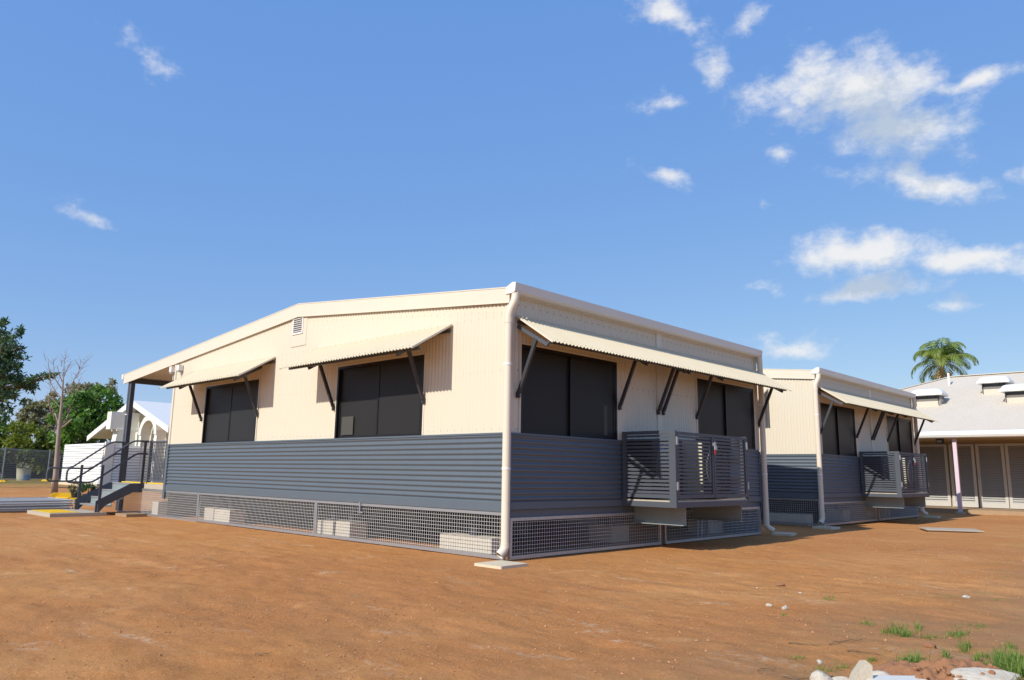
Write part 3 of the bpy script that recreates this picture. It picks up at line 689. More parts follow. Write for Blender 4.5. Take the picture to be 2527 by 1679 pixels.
# ------------------------------------------------------------------ pavers under the downpipes, covers in the yard
def paver(x, y, rz, sx, sy, h, label):
    z = gz(x, y); m = MB(); b = .012
    m.prism([(-sx/2+b, -sy/2), (sx/2-b, -sy/2), (sx/2, -sy/2+b), (sx/2, sy/2-b), (sx/2-b, sy/2), (-sx/2+b, sy/2), (-sx/2, sy/2-b), (-sx/2, -sy/2+b)], 'z', -.03, h)
    o = m.build('splash_paver', 'paver', None, loc=(x, y, max(z, -.04))); o.rotation_euler.z = rz
    return tag(o, label, 'paver', 'concrete splash pavers under the downpipes')
paver(.30, -.40, R(2), .46, .50, .03, 'square cream paver under the downpipe at the near corner')
paver(.30, 7.70, R(12), .40, .46, .04, 'cream paver under the downpipe at the far end of the near classroom')
paver(.10, 10.36, R(-4), .46, .44, .05, 'cream paver under the far classroom downpipe nearest the gap')
paver(.12, 18.42, R(6), .42, .46, .05, 'small paver under the downpipe at the far end of the far classroom')
h = thing('access_cover', 'two flat grey cover plates lying on the red earth right of the classrooms', 'cover', (2.18, 12.15, gz(2.18, 12.15)), R(27))
for x in (-.285, .285):
    m = MB(); m.box(x-.28, x+.28, -.42, .42, .03, .048); m.build('plate', 'concrete', h)
m = MB(); m.box(-.53, .53, -.38, .38, -.03, .0295); m.build('rim', 'timber', h)

# ------------------------------------------------------------------ entry stair, its pad and the tactile strip
pad = MB(); pad.box(-14.10, -12.30, -1.98, -.80, -.08, .045); po = pad.build('stair_pad', 'concrete'); tag(po, 'thin concrete landing pad at the foot of the steel stair', 'pad')
tac = thing('tactile_mat', 'bright yellow tactile paving mat on the landing pad', 'tactile mat', (-14.04, -1.92, .0455))
m = MB(); m.box(0, 1.50, 0, .62, 0, .006); m.build('mat', 'yellow', tac)
m = MB()
for i in range(24):
    for j in range(10): m.tube([(.06+i*.06, .04+j*.06, .006), (.06+i*.06, .04+j*.06, .012)], .014, 6)
o = m.build('studs', 'yellow', tac); o['kind'] = 'stuff'
m = MB(); m.box(-12.25, -11.55, -.62, -.16, -.05, .03); o = m.build('timber_sleeper', 'timber'); tag(o, 'short timber board lying on the soil beside the steel stair', 'board')
S = thing('entry_stair', 'charcoal steel stair with looped handrails climbing to the veranda', 'stair', (0, 0, 0))
XN, XF = -12.44, -13.88
for xs in (XN, XF):
    m = MB(); m.prism([(-1.02, .045), (-.93, .045), (-.80, .20), (-.20, .50), (.0, .50), (.0, .705), (-.29, .705), (-1.02, .30)], 'x', xs-.012, xs+.012); m.build('stringer', 'charcoal_frame', S)
for k in range(4):
    z = .20+.17*k; y = -.92+.235*k; m = MB(); m.box(XF+.014, XN-.014, y, y+.27, z-.03, z); t_ = m.build('tread', 'galv', S)
    m = MB(); m.box(XF+.014, XN-.014, y+.005, y+.035, z+.0005, z+.004); m.build('nosing', 'concrete', t_)
    if k < 3: m = MB(); m.box(XF+.016, XN-.016, y+.245, y+.255, z, z+.14); m.build('riser', 'galv_beam', S)
for xs in (XN, XF):
    for (y, z0, z1) in ((-.95, .045, 1.14), (-.03, .50, 1.74)):
        m = MB(); m.bar((xs+.02 if xs == XN else xs-.02, y, z0), (xs+.02 if xs == XN else xs-.02, y, z1), .05, .05, (0, 1, 0)); m.build('post', 'charcoal_frame', S)
    dx = xs+.02 if xs == XN else xs-.02
    path = [(dx, .05, 1.735), (dx, -.31, 1.735), (dx, -1.20, 1.055), (dx, -1.70, 1.055), (dx, -1.70, .735), (dx, -1.15, .735), (dx, -.21, 1.43), (dx, .05, 1.43)]
    m = MB(); m.tube(bend(path, .10, 6), .022, 10); m.build('handrail', 'charcoal_frame', S, smooth=50)

# ------------------------------------------------------------------ lying fence panels, plastic feet, pot plants by the stair
def temp_panel(parent, w, h, m_='galv', vert=True):
    """flat wire panel in the x-y plane (or x-z when standing)"""
    f = MB(); P3 = (lambda a, b: (a, 0, b)) if vert else (lambda a, b: (a, b, 0))
    f.tube([P3(0, 0), P3(0, h)], .021, 8); f.tube([P3(w, 0), P3(w, h)], .021, 8); f.tube([P3(0, h-.12), P3(w, h-.12)], .019, 8); f.tube([P3(0, .12), P3(w, .12)], .019, 8)
    o = f.build('panel_frame', m_, parent)
    wv_ = MB(); k = .06
    while k < w: wv_.bar(P3(k, .12), P3(k, h-.12), .006, .006, (1, 1, 1)); k += .06 if not vert else .075
    z = .30
    while z < h-.15: wv_.bar(P3(0, z), P3(w, z), .006, .006, (1, 1, 1)); z += .15
    wo = wv_.build('wire_mesh', m_, parent); wo['kind'] = 'stuff'
for k in range(5):
    px = [-14.55, -14.50, -14.62, -14.52, -14.58][k]
    T = thing('wire_fence', ['lowest', 'second', 'middle', 'fourth', 'topmost'][k]+' galvanised fence panel in the stack lying on the earth at the left', 'fence panel', (px, -4.45+.02*k, .03+.058*k+gz(-14.6, -2)), R(90), group='wire fence panels stacked flat at the left')
    temp_panel(T, 3.55, 2.35, 'galv_dull', vert=False)
def fence_foot(x, y, z, rz, label, tilt=0, grp='yellow plastic fence feet heaped by the dead tree'):
    F = thing('fence_block', label, 'fence foot', (x, y, z), rz, group=grp); F.rotation_euler.x = tilt
    m = MB(); m.prism([(-.36, 0), (.36, 0), (.34, .05), (.26, .13), (-.26, .13), (-.34, .05)], 'y', -.115, .115); b = m.build('block', 'yellow_plastic', F)
    for i, x_ in enumerate((-.18, 0, .18)): m = MB(); m.tube([(x_, 0, .1301), (x_, 0, .134)], .03, 10); m.build('socket', 'ac_dark', F)
    for x_ in (-.27, .27): m = MB(); m.box(x_-.03, x_+.03, -.118, .118, .0, .07); m.build('lug', 'yellow_plastic', F)
for k, (u, v, z, rz, w_) in enumerate(((146, 1237, 0, 62, 'lowest at the left of'), (168, 1239, 0, 70, 'in the middle of'), (196, 1237, 0, 50, 'at the right of'), (152, 1234, .135, 75, 'lying second on the left of'), (174, 1235, .135, 58, 'on top of the middle of'), (160, 1231, 0, 20, 'behind'))):
    p = on_ground(u, v, 0); fence_foot(p.x, p.y, z-.03, R(rz), f'yellow plastic fence foot {w_} the heap by the dead tree')
def leaf_mesh(name, m, pts, size, parent=None, aspect=.45, up_bias=.3, jitter=.35, seed=0):
    """many leaf-sized quads, one mesh"""
    r = np.random.default_rng(seed); n = len(pts); d = r.normal(size=(n, 3)); d[:, 2] -= up_bias; d /= np.linalg.norm(d, axis=1)[:, None]
    q = r.normal(size=(n, 3)); q -= d*(q*d).sum(1)[:, None]; q /= np.linalg.norm(q, axis=1)[:, None]
    L = size*(1+jitter*r.normal(size=n)).clip(.4, 2)[:, None]; W = L*aspect
    v = np.empty((n, 4, 3)); v[:, 0] = pts; v[:, 1] = pts+d*L*.5+q*W*.5; v[:, 2] = pts+d*L; v[:, 3] = pts+d*L*.5-q*W*.5
    me = bpy.data.meshes.new(name); me.vertices.add(4*n); me.vertices.foreach_set('co', v.reshape(-1).astype(np.float32))
    me.loops.add(4*n); me.loops.foreach_set('vertex_index', np.arange(4*n, dtype=np.int32)); me.polygons.add(n); me.polygons.foreach_set('loop_start', np.arange(0, 4*n, 4, dtype=np.int32))
    me.update(calc_edges=True); me.materials.append(MATS[m]); return link_mesh(name, me, parent)
def blob_points(blobs, n, seed, shell=.55):
    """points in ragged clumps: blobs = (x,y,z,rx,ry,rz)"""
    r = np.random.default_rng(seed); bl = np.array(blobs, float); w = (bl[:, 3]*bl[:, 4]*bl[:, 5])**.67; w /= w.sum(); out = []
    for b, k in zip(bl, r.multinomial(n, w)):
        nc = max(5, int(k/55)); c = r.normal(size=(nc, 3)); c /= np.linalg.norm(c, axis=1)[:, None]; c *= (shell+(1-shell)*r.random(nc)**.6)[:, None]
        cen = b[:3]+c*b[3:6]; rad = b[3:6].mean()*(.14+.20*r.random(nc)); idx = r.integers(0, nc, k)
        p = r.normal(size=(k, 3)); p /= np.linalg.norm(p, axis=1)[:, None]; p *= (r.random(k)**.45)[:, None]
        out.append(cen[idx]+p*rad[idx][:, None]*np.array([1, 1, .75]))
    return np.concatenate(out)
for (u, v, hgt, lab) in ((186, 1222, .42, 'small leafy plant in a black pot behind the stair'), (214, 1226, .34, 'bushy low plant in a black pot nearest the stair')):
    p = on_ground(u, v+14, 0); T = thing('pot_plant', lab, 'pot plant', (p.x, p.y, gz(p.x, p.y)))
    m = MB(); m.tube([(0, 0, 0), (0, 0, .26)], [.11, .15], 12); m.build('pot', 'black_pot', T)
    leaf_mesh('foliage', 'leaf_olive' if u < 200 else 'leaf_dark', blob_points([(0, 0, .26+hgt*.45, .22, .22, hgt*.5)], 600, u), .075, T, seed=u)
    m = MB(); m.tube([(0, 0, .2), (.02, .01, .26+hgt*.5)], .012, 6); m.build('stem', 'bark', T)

# ------------------------------------------------------------------ white slatted screens and the white house on the left
def slat_screen(name, a, b, h, n, label, m_='white_steel', z0=.06, th=.035):
    a, b = Vector(a), Vector(b); T = thing(name, label, 'screen', a, math.atan2(b.y-a.y, b.x-a.x), group='white slatted screens round the house'); L = (b-a).length; st = (h-z0)/n
    me = None
    for k in range(n):
        if me is None:
            s = MB(); s.prism([(-.004, 0), (.012, st*.86), (.0, st*.86), (-th, .0)], 'x', 0, L); o = s.build('slat', m_, T); me = o.data; o.location.z = z0
        else: link_mesh('slat', me, T, (0, 0, z0+st*k))
    bk = MB(); bk.box(0, L, .02, .03, z0, h-.02); bk.build('backing', 'charcoal_frame', T)
    for x in (0.03, L/2, L-.03): p = MB(); p.box(x-.04, x+.04, .032, .10, -.1, h); p.build('post', 'charcoal_frame', T)
    return T
slat_screen('slat_screen', (-47.0, 8.0, 0), (-39.9, 8.0, 0), 2.46, 16, 'bright white slatted screen behind the handrails, in full sun')
slat_screen('slat_screen', (-39.85, 8.55, 0), (-39.85, 10.25, 0), 2.34, 14, 'shaded slatted screen left of the veranda post')
slat_screen('slat_screen', (-39.85, 10.3, 0), (-39.85, 14.2, 0), 2.34, 14, 'shaded slatted screen seen through the veranda mesh')
m = MB(); m.box(-39.95, -39.75, 8.02, 8.5, -.1, 2.5); o = m.build('screen_pillar', 'white_render'); tag(o, 'plain white pillar between the sunny and the shaded slatted screens', 'pillar')
m = MB(); m.box(-48, -39.7, 7.75, 7.93, -.08, .14); o = m.build('screen_plinth', 'paver'); tag(o, 'low pale plinth along the foot of the sunny white screen', 'plinth')
H = thing('white_house', 'white rendered house with low gable roof and arched porch behind the screens', 'house', (-42, 10, 0))
def hb(name, m_, *bx):
    m = MB()
    m.box(*bx); return m.build(name, m_, H, loc=(42, -10, 0))
m = MB(); m.prism([(-47.2, 0), (-37.2, 0), (-37.2, 3.45), (-42.1, 4.75), (-47.2, 3.4)], 'y', 10.9, 20.5); m.build('wall', 'white_render', H, loc=(42, -10, 0))
for (xa, za, xb, zb, nm) in ((-42.1, 5.15, -36.1, 3.32, 'roof_slope'), (-42.1, 5.15, -49.5, 3.09, 'roof_slope')):
    m = MB(); m.prism([(xa, za-.10), (xb, zb-.10), (xb, zb+.02), (xa, za+.02)], 'y', 10.05, 21); m.build(nm, 'roof_white', H, loc=(42, -10, 0))
    m = MB(); m.prism([(xa, za-.30), (xb, zb-.30), (xb, zb+.05), (xa, za+.05)], 'y', 9.98, 10.045); m.build('barge_board', 'white_steel', H, loc=(42, -10, 0))
# arched porch: battered pier with cornice, and an arch to a second pier
m = MB(); m.prism([(9.05, 0), (10.6, 0), (10.5, 3.25), (9.45, 3.25)], 'x', -43.0, -42.3); m.build('porch_pier', 'white_render', H, loc=(42, -10, 0))
m = MB(); m.box(-43.1, -42.2, 9.36, 10.7, 3.25, 3.36); m.build('cornice', 'white_render', H, loc=(42, -10, 0))
m = MB(); m.box(-43.0, -42.3, 9.0, 10.62, 3.36, 4.42); m.build('porch_block', 'white_render', H, loc=(42, -10, 0))
arch = [(-40.9, 3.0)]+[(-39.55+1.35*math.cos(a), 3.0+1.15*math.sin(a)) for a in np.linspace(math.pi, 0, 15)]
ring = [(-39.55+1.35*math.cos(a), 3.0+1.15*math.sin(a)) for a in np.linspace(math.pi, 0, 15)]+[(-39.55+1.0*math.cos(a), 3.0+.85*math.sin(a)) for a in np.linspace(0, math.pi, 15)]
m = MB(); n = 15
for k in range(n-1):
    q = [ring[k], ring[k+1], ring[2*n-2-k], ring[2*n-1-k]]; m.prism(q, 'y', 10.15, 10.75)
m.build('arch', 'white_render', H, loc=(42, -10, 0))
for x in (-40.9, -38.55): m = MB(); m.box(x, x+.35, 10.2, 10.72, 0, 3.0); m.build('porch_pier', 'white_render', H, loc=(42, -10, 0))
m = MB(); m.box(-40.3, -38.8, 10.86, 10.895, 0, 2.9); m.build('door', 'wall_tan', H, loc=(42, -10, 0))
m = MB(); m.tube([(-37.6, 9.2, 2.5), (-35.2, 12.6, 2.5)], .04, 6)
for t in (0, .5, 1): m.tube([(-37.6+2.4*t, 9.2+3.4*t, 0), (-37.6+2.4*t, 9.2+3.4*t, 2.5)], .04, 6)
o = m.build('metal_railing', 'galv'); tag(o, 'thin galvanised rail standing in front of the white house', 'rail')

# ------------------------------------------------------------------ standing fence, planter and flowers at the far left
P0, P1 = Vector((-53.9, 6.35, 0)), Vector((-57.2, 9.95, 0)); dirf = (P1-P0)
for k in range(-2, 2):
    a = P0+dirf*k; T = thing('wire_fence', ['galvanised wire fence panel cut by the left edge of the picture', 'galvanised wire fence panel hidden left of the picture', 'galvanised wire fence panel in front of the planter, at the left', 'galvanised wire fence panel just left of the dead tree trunk'][[1, 0, 2, 3][k+2]], 'fence panel', (a.x, a.y, .02), math.atan2(dirf.y, dirf.x), group='standing wire fence panels at the left')
    temp_panel(T, dirf.length-.05, 2.3)
    if k == 1:
        for z in (1.05, 1.42): m = MB(); m.tube([(0, 0, z), (0, 0, z+.15)], .034, 8); m.build('reflective_band', 'orange', T)
    if k >= 0: fence_foot(a.x, a.y, -.03, math.atan2(dirf.y, dirf.x)+R(90), ['yellow plastic foot of the fence post at the left edge', 'yellow plastic foot of the fence post beside the dead tree'][k], grp='yellow feet of the standing fence')
p = Vector((-60.9, 9.3, -.03)); T = thing('planter', 'large cream concrete planter behind the wire fence', 'planter', p)
m = MB(); m.tube([(0, 0, 0), (0, 0, .45), (0, 0, .86), (0, 0, .9)], [.42, .47, .50, .53], 18); m.build('bowl', 'pot', T, smooth=40)
m = MB(); m.tube([(.16, .10, .0), (.17, .11, .42)], [.34, .37], 12); m.build('blue_panel', 'pot_blue', T)
leaf_mesh('foliage', 'leaf_olive', blob_points([(0, 0, 1.08, .42, .42, .25)], 500, 5), .18, T, seed=5)
p = Vector((-60.0, 7.1, 0)); T = thing('flower_bed', 'low bed of pink flowers beside the planter', 'flowers', p)
leaf_mesh('foliage', 'leaf_green', blob_points([(0, 0, .22, .6, .6, .25)], 400, 6), .13, T, seed=6)
leaf_mesh('blossom', 'flower', blob_points([(0, 0, .42, .55, .55, .18)], 200, 7), .11, T, seed=7)
m = MB(); m.box(-69.6, -69.5, -14, 22, 0, 3.0); o = m.build('shade_cloth_fence', 'shade_cloth'); tag(o, 'tall dark shade-cloth fence behind the planter', 'fence')
for y in np.arange(-14, 22.1, 4): pass
m = MB(); m.tube([(-62, 11.9, 0), (-62, 11.9, 1.9)], .12, 8); o = m.build('garden_stake', 'paver'); tag(o, 'short pale stake standing among the shrubs behind the wire fence', 'stake')

# ------------------------------------------------------------------ the louvred-door building on the right
Bd = thing('louvred_block', 'long low building with pale hip roof and rows of louvred doors', 'building', (0, 24.9, 0))
def rb(name, m_, *bx, par=None):
    m = MB(); m.box(*bx); o = m.build(name, m_, par or Bd, loc=(0, -24.9, 0) if par is None else (0, 0, 0)); return o
EY, EZ, RY, RZ, HX = 22.15, 2.76, 29.5, 5.53, -1.76
slope = (RZ-EZ)/(RY-EY)
rb('wall', 'wall_tan', -9.0, 14, 25.0, 34, -.1, 2.9)
rb('veranda_slab', 'timber_slab', -8.4, 14, 22.6, 25.0, -.1, .11)
m = MB()
xs_ = cols(-9.1, 14)
i = 0                                                               # front slope with real ribs, cut along the hip
for x in xs_:
    yt = RY if x > HX else EY+(RY-EY)*(x+9.1)/(HX+9.1)
    for y in (EY, yt): m.v.append((x, y, EZ+slope*(y-EY)+wave(x)))
for k in range(len(xs_)-1): m.f.append((2*k, 2*k+2, 2*k+3, 2*k+1))
m.build('roof_slope', 'roof_old', Bd, loc=(0, -24.9, 0), smooth=True)
m = MB(); m.face([(-9.1, EY, EZ), (HX, RY, RZ), (-9.1, 36.85, EZ)]); m.face([(HX, RY, RZ), (14, RY, RZ), (14, 36.85, EZ), (-9.1, 36.85, EZ)]); m.build('roof_slope', 'roof_old', Bd, loc=(0, -24.9, 0))
m = MB(); m.bar((-9.1, EY, EZ+.01), (HX, RY, RZ+.015), .22, .03); m.build('hip_cap', 'roof_old', Bd, loc=(0, -24.9, 0))
m = MB(); m.bar((HX, RY, RZ+.015), (14, RY, RZ+.015), .25, .03); m.build('ridge_cap', 'roof_old', Bd, loc=(0, -24.9, 0))
m = MB(); m.prism([(EY-.02, 2.53), (EY-.10, 2.56), (EY-.14, 2.64), (EY-.12, 2.74), (EY-.02, 2.775), (EY+.02, 2.775), (EY+.02, 2.53)], 'x', -9.2, 14); m.build('eave_gutter', 'white_steel', Bd, loc=(0, -24.9, 0), smooth=35)
rb('soffit', 'wall_tan', -9.0, 14, EY+.03, 24.995, 2.56, 2.60)
rb('door_head', 'wall_tan', -9, 14, 24.93, 24.999, 2.46, 2.56)
for k, (x0, x1) in enumerate(((-5.05, -4.12), (-4.07, -3.15), (-3.10, -2.06), (-2.0, -.93), (-.87, -.03), (.015, .925), (.95, 1.95), (1.98, 2.95), (2.98, 3.95))):
    D = MB(); st = .10; y0, y1 = 24.90, 24.945
    for bx in ((x0, x0+st, .13, 2.44), (x1-st, x1, .13, 2.44), (x0+st, x1-st, .13, .30), (x0+st, x1-st, 2.35, 2.44)): D.box(bx[0], bx[1], y0, y1, bx[2], bx[3])
    do = D.build('louvred_door', 'door_paint', Bd, loc=(0, -24.9, 0)); n = 25; s_ = (2.35-.30)/n; me0 = None
    for j in range(n):
        z = .30+s_*(j+.5)
        if me0 is None:
            m = MB(); m.prism([(24.905, -s_*.52), (24.914, -s_*.52), (24.965, s_*.36), (24.955, s_*.40)], 'x', x0+st-.005, x1-st+.005); o = m.build('slat', 'door_slat', do); me0 = o.data; o.location.z = z
        else: link_mesh('slat', me0, do, (0, 0, z))
    bk = MB(); bk.box(x0+st, x1-st, 24.972, 24.98, .30, 2.35); bk.build('dark_lining', 'ac_dark', do)
    if k == 5: hd = MB(); hd.tube([(x0+.05, 24.86, 1.18), (x0+.05, 24.86, 1.32)], .014, 8); hd.box(x0+.03, x0+.07, 24.87, 24.8985, 1.15, 1.36); hd.build('handle', 'galv', do)
m = MB(); m.box(-.72, -.50, 22.75, 22.95, 2.38, 2.55); o = m.build('eave_lamp', 'dark_steel', Bd, loc=(0, -24.9, 0)); mm = MB(); mm.box(-.69, -.53, 22.74, 22.749, 2.41, 2.50); mm.build('lamp_lens', 'glass_lamp', o)
for (x, y, w) in ((-1.55, 25.30, 1.05), (.50, 26.55, 1.0), (1.50, 25.25, 1.05), (4.2, 26, 1.05)):
    z = EZ+slope*(y-EY); vo = rb('roof_vent', 'roof_old', x-w*.42, x+w*.42, y-.05, y+.75, z-.05, z+.27)
    for xx in (x-w*.40, x+w*.40-.03): m = MB(); m.box(xx, xx+.03, y-.10, y-.07, z+.02, z+.42); m.build('vent_leg', 'dark_steel', vo)
    m = MB(); m.box(x-w*.42+.02, x+w*.42-.02, y-.04, y+.7, z+.271, z+.40); m.build('vent_throat', 'ac_dark', vo)
    c = MB(); n = 11; prof = [(y-.36, z+.40), (y-.36, z+.50), (y-.28, z+.60), (y-.10, z+.665), (y+.20, z+.69), (y+.55, z+.665), (y+.75, z+.58), (y+.80, z+.40)]
    for i, t in enumerate(np.linspace(-1, 1, n)):                   # rounded hood, lower and narrower towards its ends
        k = (1-abs(t)**5)**.5 if abs(t) < 1 else 0
        for (py, pz) in prof: c.v.append((x+t*w*.55, y+.2+(py-y-.2)*(.82+.18*k), z+.40+(pz-z-.40)*(.35+.65*k)))
    q = len(prof)
    for i in range(n-1):
        for j in range(q): c.f.append((i*q+j, (i+1)*q+j, (i+1)*q+(j+1) % q, i*q+(j+1) % q))
    c.f.append(tuple(range(q))); c.f.append(tuple((n-1)*q+j for j in reversed(range(q)))); c.build('vent_hood', 'white_steel', vo, smooth=40)
m = MB(); m.tube([(-1.45, 28.2, 4.8), (-1.45, 28.2, 5.55)], .045, 8); m.build('roof_pipe', 'white_plastic', Bd, loc=(0, -24.9, 0))
def pink_post(x, lab):
    T = thing('veranda_post', lab, 'post', (x, 22.35, .0), group='painted posts under the eave')
    m = MB(); m.box(-.06, .06, -.06, .06, .04, 2.60); m.build('shaft', 'pink_paint', T)
    m = MB(); m.box(-.13, .13, -.12, .12, -.08, .04); m.build('footing', 'concrete', T)
pink_post(-.03, 'pale pink square post standing before the louvred doors'); pink_post(-3.4, 'pale pink square post hidden behind the far enclosure'); 

# ------------------------------------------------------------------ trees
def limb_tube(mb, p0, p1, r0, r1, rnd, wob=.12, n=5, sides=7):
    p0, p1 = Vector(p0), Vector(p1); L = (p1-p0).length; pts = []; rs = []
    off = Vector((rnd.uniform(-1, 1), rnd.uniform(-1, 1), rnd.uniform(-.3, .6)))*L*wob
    for k in range(n+1):
        t = k/n; pts.append(p0.lerp(p1, t)+off*math.sin(math.pi*t)); rs.append(r0*(1-t)+r1*t)
    mb.tube(pts, rs, sides); return pts
def tree(name, label, base, height, blobs, nleaf, leaf, lm, bm, seed, trunk_r=.2, aspect=.45, fork=.35, group='trees behind the fence'):
    rnd = random.Random(seed); T = thing(name, label, 'tree', base, group=group)
    t = MB(); top = Vector((rnd.uniform(-.3, .3), rnd.uniform(-.3, .3), height*fork)); limb_tube(t, (0, 0, -.1), top, trunk_r, trunk_r*.7, rnd, .05, 6, 9)
    for b in blobs:
        mid = top.lerp(Vector(b[:3]), .5)+Vector((rnd.uniform(-.3, .3), rnd.uniform(-.3, .3), .2)); limb_tube(t, top, mid, trunk_r*.5, trunk_r*.28, rnd); 
        for q in range(5):
            e = Vector(b[:3])+Vector((rnd.uniform(-.75, .75)*b[3], rnd.uniform(-.75, .75)*b[4], rnd.uniform(-.6, .75)*b[5])); limb_tube(t, mid, e, trunk_r*.22, trunk_r*.05, rnd, .12, 4, 5)
    t.build('trunk', bm, T, smooth=True)
    leaf_mesh('crown', lm, blob_points(blobs, nleaf, seed), leaf, T, aspect, seed=seed); return T
def at(u, v, D): return CAM+pix_dir(u, v)*D
def blobs_at(base, lst):
    out = []
    for (u, v, D, r, rz) in lst: p = at(u, v, D)-Vector(base); out.append((p.x, p.y, p.z, r, r, rz))
    return out
b = at(-70, 1200, 38); b.z = 0
tree('shade_tree', 'large dark green tree reaching in from the left edge', b, 9, blobs_at(b, [(-40, 845, 38, 1.7, 1.1), (-10, 870, 37.5, 1.2, 1.1), (5, 905, 38, .95, .8), (-30, 950, 38.5, 1.5, 1.0), (15, 960, 37.5, .9, .55), (45, 945, 38, .8, .42), (85, 938, 38, .6, .36), (10, 990, 38, .8, .5), (-60, 1020, 38, 1.4, .8), (20, 815, 38, .6, .5), (28, 860, 38, .55, .6), (35, 895, 38, .5, .4), (110, 930, 38, .35, .2)]), 9000, .20, 'leaf_dark', 'bark', 21, .30, .34, .45)
tw = thing('leafy_twig', 'thin leafy twig poking right from the dark tree past the bare one', 'twig', at(85, 938, 38))
t_ = MB(); t_.tube([(0, 0, 0), tuple(at(120, 926, 38)-at(85, 938, 38)), tuple(at(165, 926, 38)-at(85, 938, 38))], [.03, .02, .006], 5); t_.build('stem', 'bark', tw)
d_ = at(130, 924, 38)-at(85, 938, 38); leaf_mesh('foliage', 'leaf_dark', blob_points([(d_.x, d_.y, d_.z, .25, .25, .14)], 110, 3), .19, tw, .34, seed=3)
g_ = 'trees behind the fence'
b = at(232, 1190, 60); b.z = 0
tree('green_tree', 'bright green spreading tree rising behind the white house', b, 7, blobs_at(b, [(200, 1000, 60, 1.7, 1.2), (245, 990, 61, 1.7, 1.1), (275, 1020, 61, 1.4, .9), (215, 1045, 59, 1.9, 1.2), (170, 1045, 60, 1.4, .9), (255, 1060, 60, 1.8, 1.0), (210, 1085, 60, 2.0, .9), (290, 1045, 62, .9, .7), (165, 1085, 60, 1.4, .9)]), 10000, .34, 'leaf_green', 'bark', 31, .28)
b = at(215, 1190, 72); b.z = 0
tree('olive_tree', 'pale olive tree top showing above the bright green tree', b, 8, blobs_at(b, [(215, 965, 72, 1.7, .9), (245, 965, 72, 1.2, .8), (195, 985, 72, 1.2, .9), (278, 955, 72, .7, .6), (180, 1000, 71, 1.2, .9)]), 2600, .34, 'leaf_olive', 'bark_grey', 33, .22)
b = at(95, 1185, 70); b.z = 0
tree('olive_tree', 'sparse grey-olive tree left of the bare trunk', b, 8, blobs_at(b, [(75, 1010, 70, 1.3, 1.0), (105, 990, 70, 1.2, 1.0), (125, 1015, 70, 1.3, 1.1), (150, 995, 71, 1.2, .9), (95, 1040, 70, 1.4, 1.0), (65, 1035, 70, .9, .7), (160, 1030, 70, 1.1, .9), (120, 1055, 70, 1.2, .7)]), 4200, .33, 'leaf_olive', 'bark_grey', 35, .2)
for k, (u, v, D, lst, lm, lab) in enumerate((
    (50, 1185, 63, [(30, 1075, 63, 1.7, 1.2), (70, 1070, 63, 1.5, 1.1), (50, 1105, 63, 2.0, 1.1), (10, 1100, 63, 1.5, .9), (85, 1105, 63, 1.2, .8)], 'leaf_yellow', 'rounded yellow-green shrub above the planter'),
    (112, 1185, 64, [(112, 1095, 64, .9, .7), (118, 1115, 64, 1.1, .8), (105, 1140, 64, 1.0, .8), (130, 1110, 64, .8, .7)], 'leaf_yellow', 'yellow-green shrub just left of the bare trunk'),
    (-30, 1185, 64, [(-20, 1060, 64, 1.7, 1.2), (-35, 1110, 64, 2.2, 1.5)], 'leaf_green', 'green shrub at the left edge behind the fence'),
    (165, 1185, 66, [(150, 1105, 66, 1.6, 1.0), (190, 1100, 66, 1.7, 1.0), (225, 1105, 66, 1.6, .9), (255, 1095, 66, 1.4, .9)], 'leaf_dark', 'dark green hedge-like bush behind the sunny white screen'),
    (85, 1185, 68, [(90, 1090, 68, 1.8, 1.3), (100, 1130, 68, 1.9, 1.3), (20, 1130, 68, 2.4, 1.2), (60, 1060, 68, 1.0, .6)], 'leaf_dark', 'deep green bush in the shade behind the yellow-green shrub'))):
    b = at(u, v, D); b.z = 0; tree('garden_shrub', lab, b, 2.2, blobs_at(b, lst), 3600, .30, lm, 'bark', 50+k, .1, group='shrubs behind the wire fence')
# bare tree
def bare_tree():
    rnd = random.Random(5); base = Vector((-28.4, 2.52, -.02)); T = thing('bare_tree', 'leafless young tree standing alone on the red earth at the left', 'tree', base)
    P = lambda u, v: at(u, v, 31.0)-base
    t = MB(); pts = [P(134, 1217), P(138, 1170), P(142, 1110), P(146, 1060), P(152, 1000), P(155, 950), P(158, 915)]; t.tube(pts, [.135, .105, .088, .075, .05, .033, .014], 9); t.build('trunk', 'bark_grey', T, smooth=True)
    for (a, b_, r0) in (((145, 1062), (127, 1020), .05), ((127, 1020), (122, 985), .03), ((147, 1058), (164, 1035), .045), ((164, 1035), (168, 1010), .025), ((143, 1068), (128, 1064), .02),
                       ((152, 985), (126, 950), .03), ((126, 950), (113, 888), .018), ((154, 962), (133, 925), .028), ((133, 925), (128, 885), .016), ((155, 945), (152, 905), .022), ((152, 905), (153, 890), .012), ((158, 915), (162, 878), .014), ((158, 930), (172, 893), .016),
                       ((155, 965), (180, 945), .030), ((180, 945), (192, 925), .02), ((192, 925), (203, 888), .014), ((192, 925), (212, 890), .012), ((153, 980), (170, 962), .024), ((151, 1010), (130, 975), .025), ((130, 975), (118, 940), .014), ((180, 945), (200, 950), .01), ((170, 962), (185, 975), .012)):
        m = MB(); limb_tube(m, P(*a), P(*b_)+Vector((rnd.uniform(-.3, .3), rnd.uniform(-.2, .2), 0))*(1 if r0 > .02 else .3), r0, r0*.55, rnd, .06, 5, 6)
        for q in range(5):
            s = P(*a).lerp(P(*b_), rnd.uniform(.3, 1)); e = s+Vector((rnd.uniform(-.35, .35), rnd.uniform(-.35, .35), rnd.uniform(.15, .5))); limb_tube(m, s, e, .008, .003, rnd, .1, 3, 4)
        m.build('branch', 'bark_grey', T, smooth=True)
bare_tree()
